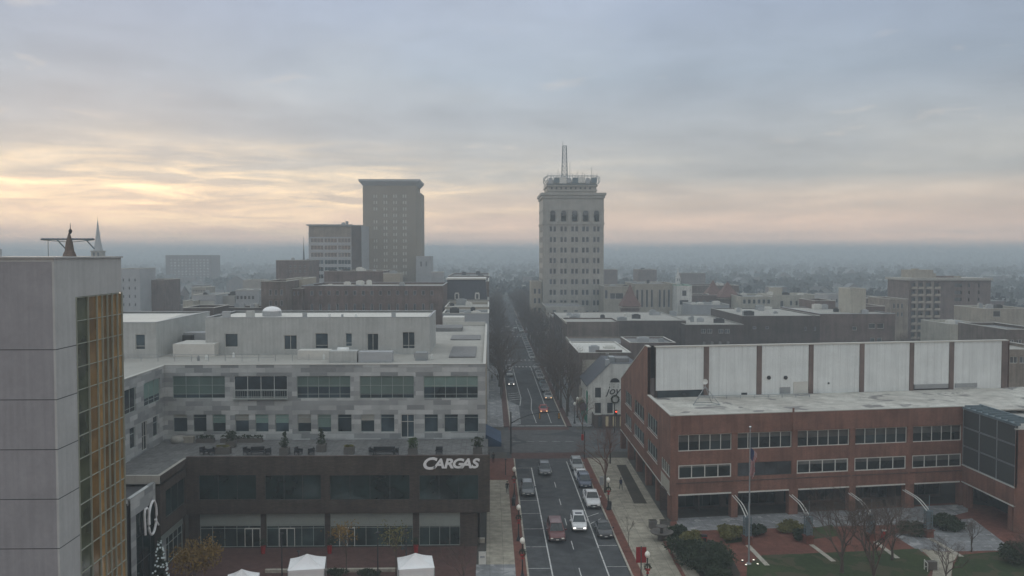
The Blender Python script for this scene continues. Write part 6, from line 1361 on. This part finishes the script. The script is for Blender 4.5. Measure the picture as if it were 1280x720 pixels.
# ================================================================== far town: small houses and the wooded plain
def house(seed, kind, label, group):
    rr = random.Random(seed); w, d, h = {0: (9, 11, 6.5), 1: (13, 10, 7.5), 2: (22, 14, 6), 3: (8, 14, 9)}[kind]
    t = thing('far_house' if kind != 2 else 'far_flat_building', label, 'house' if kind != 2 else 'building', (0, 0, 0), 0, group)
    wm = {0: 'far_wall', 1: 'dull_brick', 2: 'far_wall', 3: 'dull_brick'}[kind]
    g = MB(); g.box(-w/2, w/2, -d/2, d/2, -3, h)
    if kind in (0, 1): g.poly([(-w/2, -d/2, h), (w/2, -d/2, h), (0, -d/2, h+w*.33)]); g.poly([(w/2, d/2, h), (-w/2, d/2, h), (0, d/2, h+w*.33)])
    g.build('wall', wm, t)
    g = MB()
    if kind in (0, 1):
        e = .5
        for s in (-1, 1): g.poly([(0, -d/2-e, h+w*.33+.1), (0, d/2+e, h+w*.33+.1), (s*(w/2+e), d/2+e, h-.3), (s*(w/2+e), -d/2-e, h-.3)])
    else: g.box(-w/2-.2, w/2+.2, -d/2-.2, d/2+.2, h, h+.3)
    g.build('roof', {0: 'far_roof', 1: 'far_roof', 2: 'light_roof', 3: 'far_roof'}[kind], t)
    g = MB(); n = int(w/2.6)
    for j in range(2 if kind != 3 else 3):
        for i in range(n): x = -w/2+w*(i+.5)/n; g.box(x-.5, x+.5, -d/2-.05, -d/2+.05, .8+j*2.9, 2.2+j*2.9)
    wd = g.build('windows', 'town_glass', t); wd.name = 'window'; wd['kind'] = 'stuff'
    return t
hp = [house(1, 0, 'small pale gabled house among the trees of the far town', 'pale gabled houses in the far town'), house(2, 1, 'brick gabled house among the trees of the far town', 'brick gabled houses in the far town'), house(3, 2, 'long low flat roofed building in the far town', 'low flat buildings in the far town'), house(4, 3, 'narrow brick row house with a flat roof in the far town', 'brick row houses in the far town')]
def terrain(x, y):
    r = max(0., min(1., (y-1900)/2500)); hgt = r*r*(3-2*r)*44
    hgt += r*20*(math.sin(x*.0011+1.3)*.5+.5)*(.6+.4*math.sin(x*.0027+y*.0008)) + r*5*math.sin(x*.006+y*.004)
    return hgt
cnt = [0]*4; rnd = random.Random(11); placed = []
tries = 0
while sum(cnt) < 250 and tries < 20000:
    tries += 1
    Y = 400+1700*rnd.random()**1.35; px = rnd.uniform(140, 1290); X = dp(px, 330, Y).x
    if -4 < X < 24 or (640 < px < 770 and Y < 460) or (440 < px < 545 and Y < 450): continue
    if any(abs(X-a)+abs(Y-b) < 26 for a, b in placed): continue
    k = rnd.choices((0, 1, 2, 3), (3, 3, 2, 3))[0]
    if Y > 1200 and k == 2 and rnd.random() < .5: k = 0
    placed.append((X, Y)); z = terrain(X, Y)
    rz = rnd.choice((0, 0, R(90), R(180)))+rnd.uniform(-.15, .15)
    if cnt[k] == 0: place(hp[k], (X, Y, z), 0)
    else: dup(hp[k], (X, Y, z), rz, None, scale=rnd.uniform(.8, 1.35))
    cnt[k] += 1
# hills sheet
def hills():
    nx, ny = 150, 70; vs = []; fs = []
    for j in range(ny+1):
        y = 1850+(5290-1850)*j/ny
        for i in range(nx+1): x = -5280+10560*i/nx; vs.append((x, y, .05+terrain(x, y)))
    for j in range(ny):
        for i in range(nx): a = j*(nx+1)+i; fs.append((a, a+1, a+nx+2, a+nx+1))
    me = bpy.data.meshes.new('hills'); me.from_pydata(vs, [], fs); me.materials.append(M['hill_ground']); me.polygons.foreach_set('use_smooth', [True]*len(fs)); tag(obj('hills', me), kind='structure')
hills()
# woods: bare crowns as loose clusters of small faces
def woods(name, n, ymin, ymax, per, size, m, seed, power=1.0, sx=.62):
    r = np.random.default_rng(seed); Y = ymin+(ymax-ymin)*r.random(n)**power; X = Y*(r.random(n)*2-1)*sx+Y*.025
    keep = ~((X > -6) & (X < 26) & (Y < 620)); 
    for a, b in placed: keep &= ~((np.abs(X-a) < 9) & (np.abs(Y-b) < 9))
    clump = np.sin(X*.011+seed)*np.sin(Y*.009+seed*2)+np.sin(X*.03)*np.sin(Y*.027); keep &= (clump > -.45-.5*(Y > 1500)); X, Y = X[keep], Y[keep]; n = len(X)
    Z = np.array([terrain(a, b) for a, b in zip(X, Y)]); Hh = r.uniform(.7, 1.3, n)*size
    tot = n*per; cx = np.repeat(X, per); cy = np.repeat(Y, per); cz = np.repeat(Z, per); hh = np.repeat(Hh, per)
    v = r.normal(size=(tot, 3)); v /= np.linalg.norm(v, axis=1)[:, None]; rad = r.uniform(.35, 1, tot)
    P = np.stack([cx+v[:, 0]*hh*.42*rad, cy+v[:, 1]*hh*.42*rad, cz+hh*.62+v[:, 2]*hh*.38*rad], 1)
    a = r.normal(size=(tot, 3)); a /= np.linalg.norm(a, axis=1)[:, None]; b = np.cross(a, r.normal(size=(tot, 3))); b /= np.linalg.norm(b, axis=1)[:, None]
    s = (hh*r.uniform(.07, .16, tot))[:, None]; V = np.stack([P-a*s-b*s, P+a*s-b*s*.7, P+a*s*.6+b*s, P-a*s*.8+b*s*.8], 1).reshape(-1, 3)
    me = bpy.data.meshes.new(name); me.vertices.add(len(V)); me.vertices.foreach_set('co', V.astype(np.float32).ravel()); me.loops.add(tot*4); me.loops.foreach_set('vertex_index', np.arange(tot*4, dtype=np.int32)); me.polygons.add(tot); me.polygons.foreach_set('loop_start', np.arange(0, tot*4, 4, dtype=np.int32)); me.update(calc_edges=True); me.materials.append(M[m])
    tag(obj(name, me), kind='stuff')
woods('town_trees', 1700, 395, 1100, 34, 10.5, 'far_trees', 1, 1.0)
woods('wooded_plain', 4200, 1000, 2600, 13, 13, 'far_trees', 2, .8)
woods('wooded_hills', 5200, 2400, 5200, 7, 19, 'far_trees', 3, .7)
# green evergreens scattered in the town
fe = evergreen(90, 11, 5.5, 'dark evergreen standing alone in the far town', n=260, s=.45); fe['group'] = 'evergreens scattered in the far town'; place(fe, (dp(865, 340, 560).x, 560, 0))
for k in range(30):
    Y = rnd.uniform(420, 1100); x = rnd.uniform(150, 1280); X = dp(x, 340, Y).x
    if -6 < X < 26: continue
    dup(fe, (X, Y, 0), rnd.uniform(0, 6), None, scale=rnd.uniform(.6, 1.1))
# roof terrace life of the office: planters, seats, little trees
ZF = 9.76
for i, (x, y, kind, nm) in enumerate(((289, 553, 'tree', 'small rounded shrub tree behind the terrace benches at left'), (356, 562, 'tree', 'slim evergreen in a square tub on the terrace left of centre'), (402, 558, 'tree', 'tallest cone evergreen on the roof terrace'), (516, 562, 'tree', 'light shrub in a tub on the terrace below the letters'), (597, 561, 'tree', 'bushy round plant in a tub at the terrace right end'))):
    p = gp(x, y+6, ZF); t = thing('potted_tree', nm, 'potted plant', (p.x, p.y, ZF)); g = MB(); g.box(-.55, .55, -.55, .55, 0, .85); g.build('tub', 'planter', t); rr = random.Random(i); cs = [Vector((rr.gauss(0, .28), rr.gauss(0, .28), .9+rr.random()*(1.1 if i in (0, 3, 4) else 1.9))) for _ in range(130)]
    if i in (1, 2): cs = [Vector((c.x*(1-.45*(c.z-.9)), c.y*(1-.45*(c.z-.9)), c.z)) for c in cs]
    b = MB(); leafcloud(b, cs, .08, 4, rr, .05); b.build('foliage', 'leaf_dark' if i != 3 else 'leaf_green', t)
for i, x in enumerate((279, 436.5)):
    p = gp(x, 567, ZF); t = thing('terrace_planter', ('wide dark planter box beside the left terrace seats', 'square dark planter box in the middle of the terrace')[i], 'planter', (p.x, p.y, ZF)); g = MB(); hw = .9 if i == 0 else .6; g.box(-hw, hw, -.5, .5, 0, .85); g.build('box', 'planter', t); b = MB(); rr = random.Random(i+7); leafcloud(b, [Vector((rr.uniform(-hw*.8, hw*.8), rr.uniform(-.4, .4), .95)) for _ in range(60)], .07, 4, rr, .06); b.build('plants', 'leaf_olive', t)
def armchair(label, loc, rz, wide=.7, group='terrace seating'):
    t = thing('terrace_chair' if wide < 1 else 'terrace_sofa', label, 'chair' if wide < 1 else 'sofa', loc, rz, group); extra(t, 'seat', 'dark_metal', (-wide/2, wide/2, -.35, .35, .3, .45)); extra(t, 'backrest', 'dark_metal', (-wide/2, wide/2, .27, .35, .45, .9))
    for s in (-1, 1): extra(t, 'armrest', 'dark_metal', (s*wide/2-.04, s*wide/2+.04, -.35, .27, .45, .65)); extra(t, 'leg', 'dark_metal', (s*(wide/2-.05)-.03, s*(wide/2-.05)+.03, -.33, -.27, 0, .3)); extra(t, 'leg', 'dark_metal', (s*(wide/2-.05)-.03, s*(wide/2-.05)+.03, .27, .33, 0, .3))
    return t
for x, rz, wd, nm in ((255, 60, .8, 'single dark chair at the far left of the terrace'), (264, -60, .8, 'dark chair next to the wide planter on the terrace'), (309, 70, .8, 'dark chair left of the low terrace table'), (335, -70, .8, 'dark chair right of the low terrace table'), (322, 10, 1.6, 'dark sofa between two chairs on the terrace'), (373, 70, .8, 'left one of two facing dark chairs beyond the slim evergreen'), (389, -70, .8, 'right one of two facing dark chairs before the cone evergreen'), (480, 0, 2.6, 'longest dark sofa on the terrace right of centre'), (465.5, 80, .8, 'dark chair at the left end of the longest sofa'), (494.5, -80, .8, 'dark chair at the right end of the longest sofa'), (549, 0, .8, 'lone light framed chair near the letters')):
    p = gp(x, 568, ZF); armchair(nm, (p.x, p.y, ZF), R(rz), wd)
for i, (x0, x1) in enumerate(((246, 268), (276, 328))):
    A = gp(x0, 553, ZF); B = gp(x1, 553, ZF); t = thing('flower_trough', ('shorter', 'longer')[i]+' low trough of dark plants along the mosaic wall', 'planter', ((A.x+B.x)/2, A.y, ZF)); hw = (B.x-A.x)/2; extra(t, 'trough', 'planter', (-hw, hw, -.3, .3, 0, .5)); rr = random.Random(i); b = MB(); leafcloud(b, [Vector((rr.uniform(-hw, hw), rr.uniform(-.25, .25), .6+rr.random()*.3)) for _ in range(int(60*hw))], .08, 3, rr, .06); b.build('plants', 'leaf_dark', t)
t = thing('stone_pile', 'pale rounded stone bench at the left corner of the terrace', 'bench', (*gp(223, 553, ZF)[:2], ZF)); g = MB(); g.lathe([(.9, 0), (1.0, .4), (.8, .8), (.2, .9)], n=10); g.build('seat', 'limestone', t, True); extra(t, 'side_block', 'beige', (.6, 2.0, -.4, .4, 0, .8))
# ================================================================== light, sky, air
SUN_AZ = -24.0; SUN_EL = 5.0       # azimuth from +Y towards +X
w = bpy.data.worlds.new('World'); scene.world = w; w.use_nodes = True; nt = w.node_tree
bg = nt.nodes['Background']
sky = N(nt, 'ShaderNodeTexSky', sky_type='NISHITA', sun_disc=False); sky.sun_elevation = R(SUN_EL); sky.sun_rotation = R(SUN_AZ); sky.air_density = 1.5; sky.dust_density = 3
tc = N(nt, 'ShaderNodeTexCoord').outputs['Generated']
nrm = N(nt, 'ShaderNodeVectorMath', operation='NORMALIZE'); nt.links.new(tc, nrm.inputs[0]); D = nrm.outputs[0]
sep = N(nt, 'ShaderNodeSeparateXYZ'); nt.links.new(D, sep.inputs[0]); Z = sep.outputs[2]
def MA(op, a, b=None, c=None, clamp=False):
    m = N(nt, 'ShaderNodeMath', operation=op, use_clamp=clamp)
    for i, v in enumerate((a, b, c)):
        if v is None: continue
        if hasattr(v, 'links'): nt.links.new(v, m.inputs[i])
        else: m.inputs[i].default_value = v
    return m.outputs[0]
# overcast deck: colour by height above the horizon
h = MA('MULTIPLY_ADD', Z, 2.0, 0.04, True)
K = 1.0
SKYSTOPS = [(0.0, (.15, .17, .175)), (.035, (.15, .17, .175)), (.042, (7.6, 4.2, 2.4)), (.060, (3.9, 2.25, 1.35)), (.085, (1.55, 1.0, .68)), (.14, (.80, .61, .47)), (.21, (.47, .465, .445)), (.43, (.37, .43, .50)), (.60, (.34, .40, .51)), (.8, (.40, .46, .48)), (1.0, (.71, .76, .79))]
base = ramp(nt, h, SKYSTOPS)
# clouds on a flat deck overhead, seen in perspective
zz = MA('ADD', MA('MAXIMUM', Z, 0), .09)
px_ = MA('DIVIDE', sep.outputs[0], zz); py_ = MA('DIVIDE', sep.outputs[1], zz)
cv = N(nt, 'ShaderNodeCombineXYZ'); nt.links.new(px_, cv.inputs[0]); nt.links.new(py_, cv.inputs[1])
n1 = noise(nt, .55, 7, cv.outputs[0], .52, .3); n2 = noise(nt, 2.2, 6, cv.outputs[0], .6, .5)
# streaks (long thin, near the horizon)
mp = N(nt, 'ShaderNodeMapping'); nt.links.new(D, mp.inputs[0]); mp.inputs['Scale'].default_value = (8, 8, 62); mp.inputs['Rotation'].default_value = (0, R(2), 0)
n3 = noise(nt, 1.0, 8, mp.outputs[0], .62, .6)
clo = ramp(nt, n1, [(.34, (.84, .855, .89)), (.5, (.98, .985, 1)), (.6, (1.1, 1.08, 1.06)), (.7, (1.28, 1.24, 1.18))])
fine = ramp(nt, n2, [(.3, (.93,)*3), (.7, (1.07,)*3)])
col = mixc(nt, 1.0, mixc(nt, 1.0, base, clo, 'MULTIPLY'), fine, 'MULTIPLY')
wsp = noise(nt, 3.3, 5, cv.outputs[0], .5, .4); wl = noise(nt, .8, 2, cv.outputs[0])
col = mixc(nt, MA('MULTIPLY', ramp(nt, wsp, [(.6, (0,)*3), (.74, (.5,)*3)]), ramp(nt, wl, [(.48, (0,)*3), (.6, (1,)*3)])), col, (.62, .58, .54))
# glow round the hidden sun
sd = Vector((math.sin(R(SUN_AZ)), math.cos(R(SUN_AZ)), 0)); 
dt = N(nt, 'ShaderNodeVectorMath', operation='DOT_PRODUCT'); nt.links.new(D, dt.inputs[0]); dt.inputs[1].default_value = sd
az = MA('POWER', MA('MAXIMUM', dt.outputs['Value'], 0), 12)
band = MA('MULTIPLY', az, ramp(nt, Z, [(0, (.3,)*3), (.03, (.8,)*3), (.06, (1,)*3), (.08, (.9,)*3), (.1, (.35,)*3), (.13, (0,)*3)]))
st = ramp(nt, n3, [(.42, (.0,)*3), (.55, (.4,)*3), (.68, (1.0,)*3)])
glow = MA('MULTIPLY', band, MA('MULTIPLY_ADD', st, .9, .12))
col = mixc(nt, MA('MULTIPLY', glow, .85, clamp=True), col, (2.2, 1.6, .9))
# darker air to the right of the sun
ax = MA('MULTIPLY_ADD', sep.outputs[0], -.2, 1.0, True)
rd = N(nt, 'ShaderNodeCombineXYZ'); [nt.links.new(ax, rd.inputs[i]) for i in range(3)]
col = mixc(nt, 1.0, col, rd.outputs[0], 'MULTIPLY')
sc = N(nt, 'ShaderNodeVectorMath', operation='SCALE'); nt.links.new(col, sc.inputs[0]); sc.inputs['Scale'].default_value = 10.0
fin = mixc(nt, .97, sky.outputs[0], sc.outputs[0])
nt.links.new(fin, bg.inputs['Color']); bg.inputs['Strength'].default_value = .1
sl = bpy.data.lights.new('sun', 'SUN'); sl.energy = .8; sl.angle = R(12); sl.color = (1, .82, .62)
so = bpy.data.objects.new('sun', sl); C.objects.link(so)
dv = Vector((math.sin(R(SUN_AZ))*math.cos(R(SUN_EL)), math.cos(R(SUN_AZ))*math.cos(R(SUN_EL)), math.sin(R(SUN_EL)))); so.rotation_euler = dv.to_track_quat('Z', 'Y').to_euler()
# air
hz = MB().box(-5400, 5400, -250, 5400, -1.6, 83).build('haze', 'rubber'); tag(hz, kind='stuff')
m, ntm, b = newmat('haze_air'); ntm.nodes.remove(b); pv = N(ntm, 'ShaderNodeVolumePrincipled', _Density=.0009, _Anisotropy=.1); pv.inputs['Color'].default_value = (.66, .75, .81, 1)
ntm.links.new(pv.outputs[0], ntm.nodes['Material Output'].inputs['Volume']); hz.data.materials.clear(); hz.data.materials.append(m)
scene.render.engine = 'CYCLES'; scene.cycles.volume_bounces = 1; scene.cycles.max_bounces = 6; scene.cycles.use_denoising = True
scene.cycles.sample_clamp_indirect = 3
vs = scene.view_settings; vs.view_transform = 'Standard'; vs.look = 'None'; vs.exposure = .36; vs.gamma = 1; vs.use_curve_mapping = False
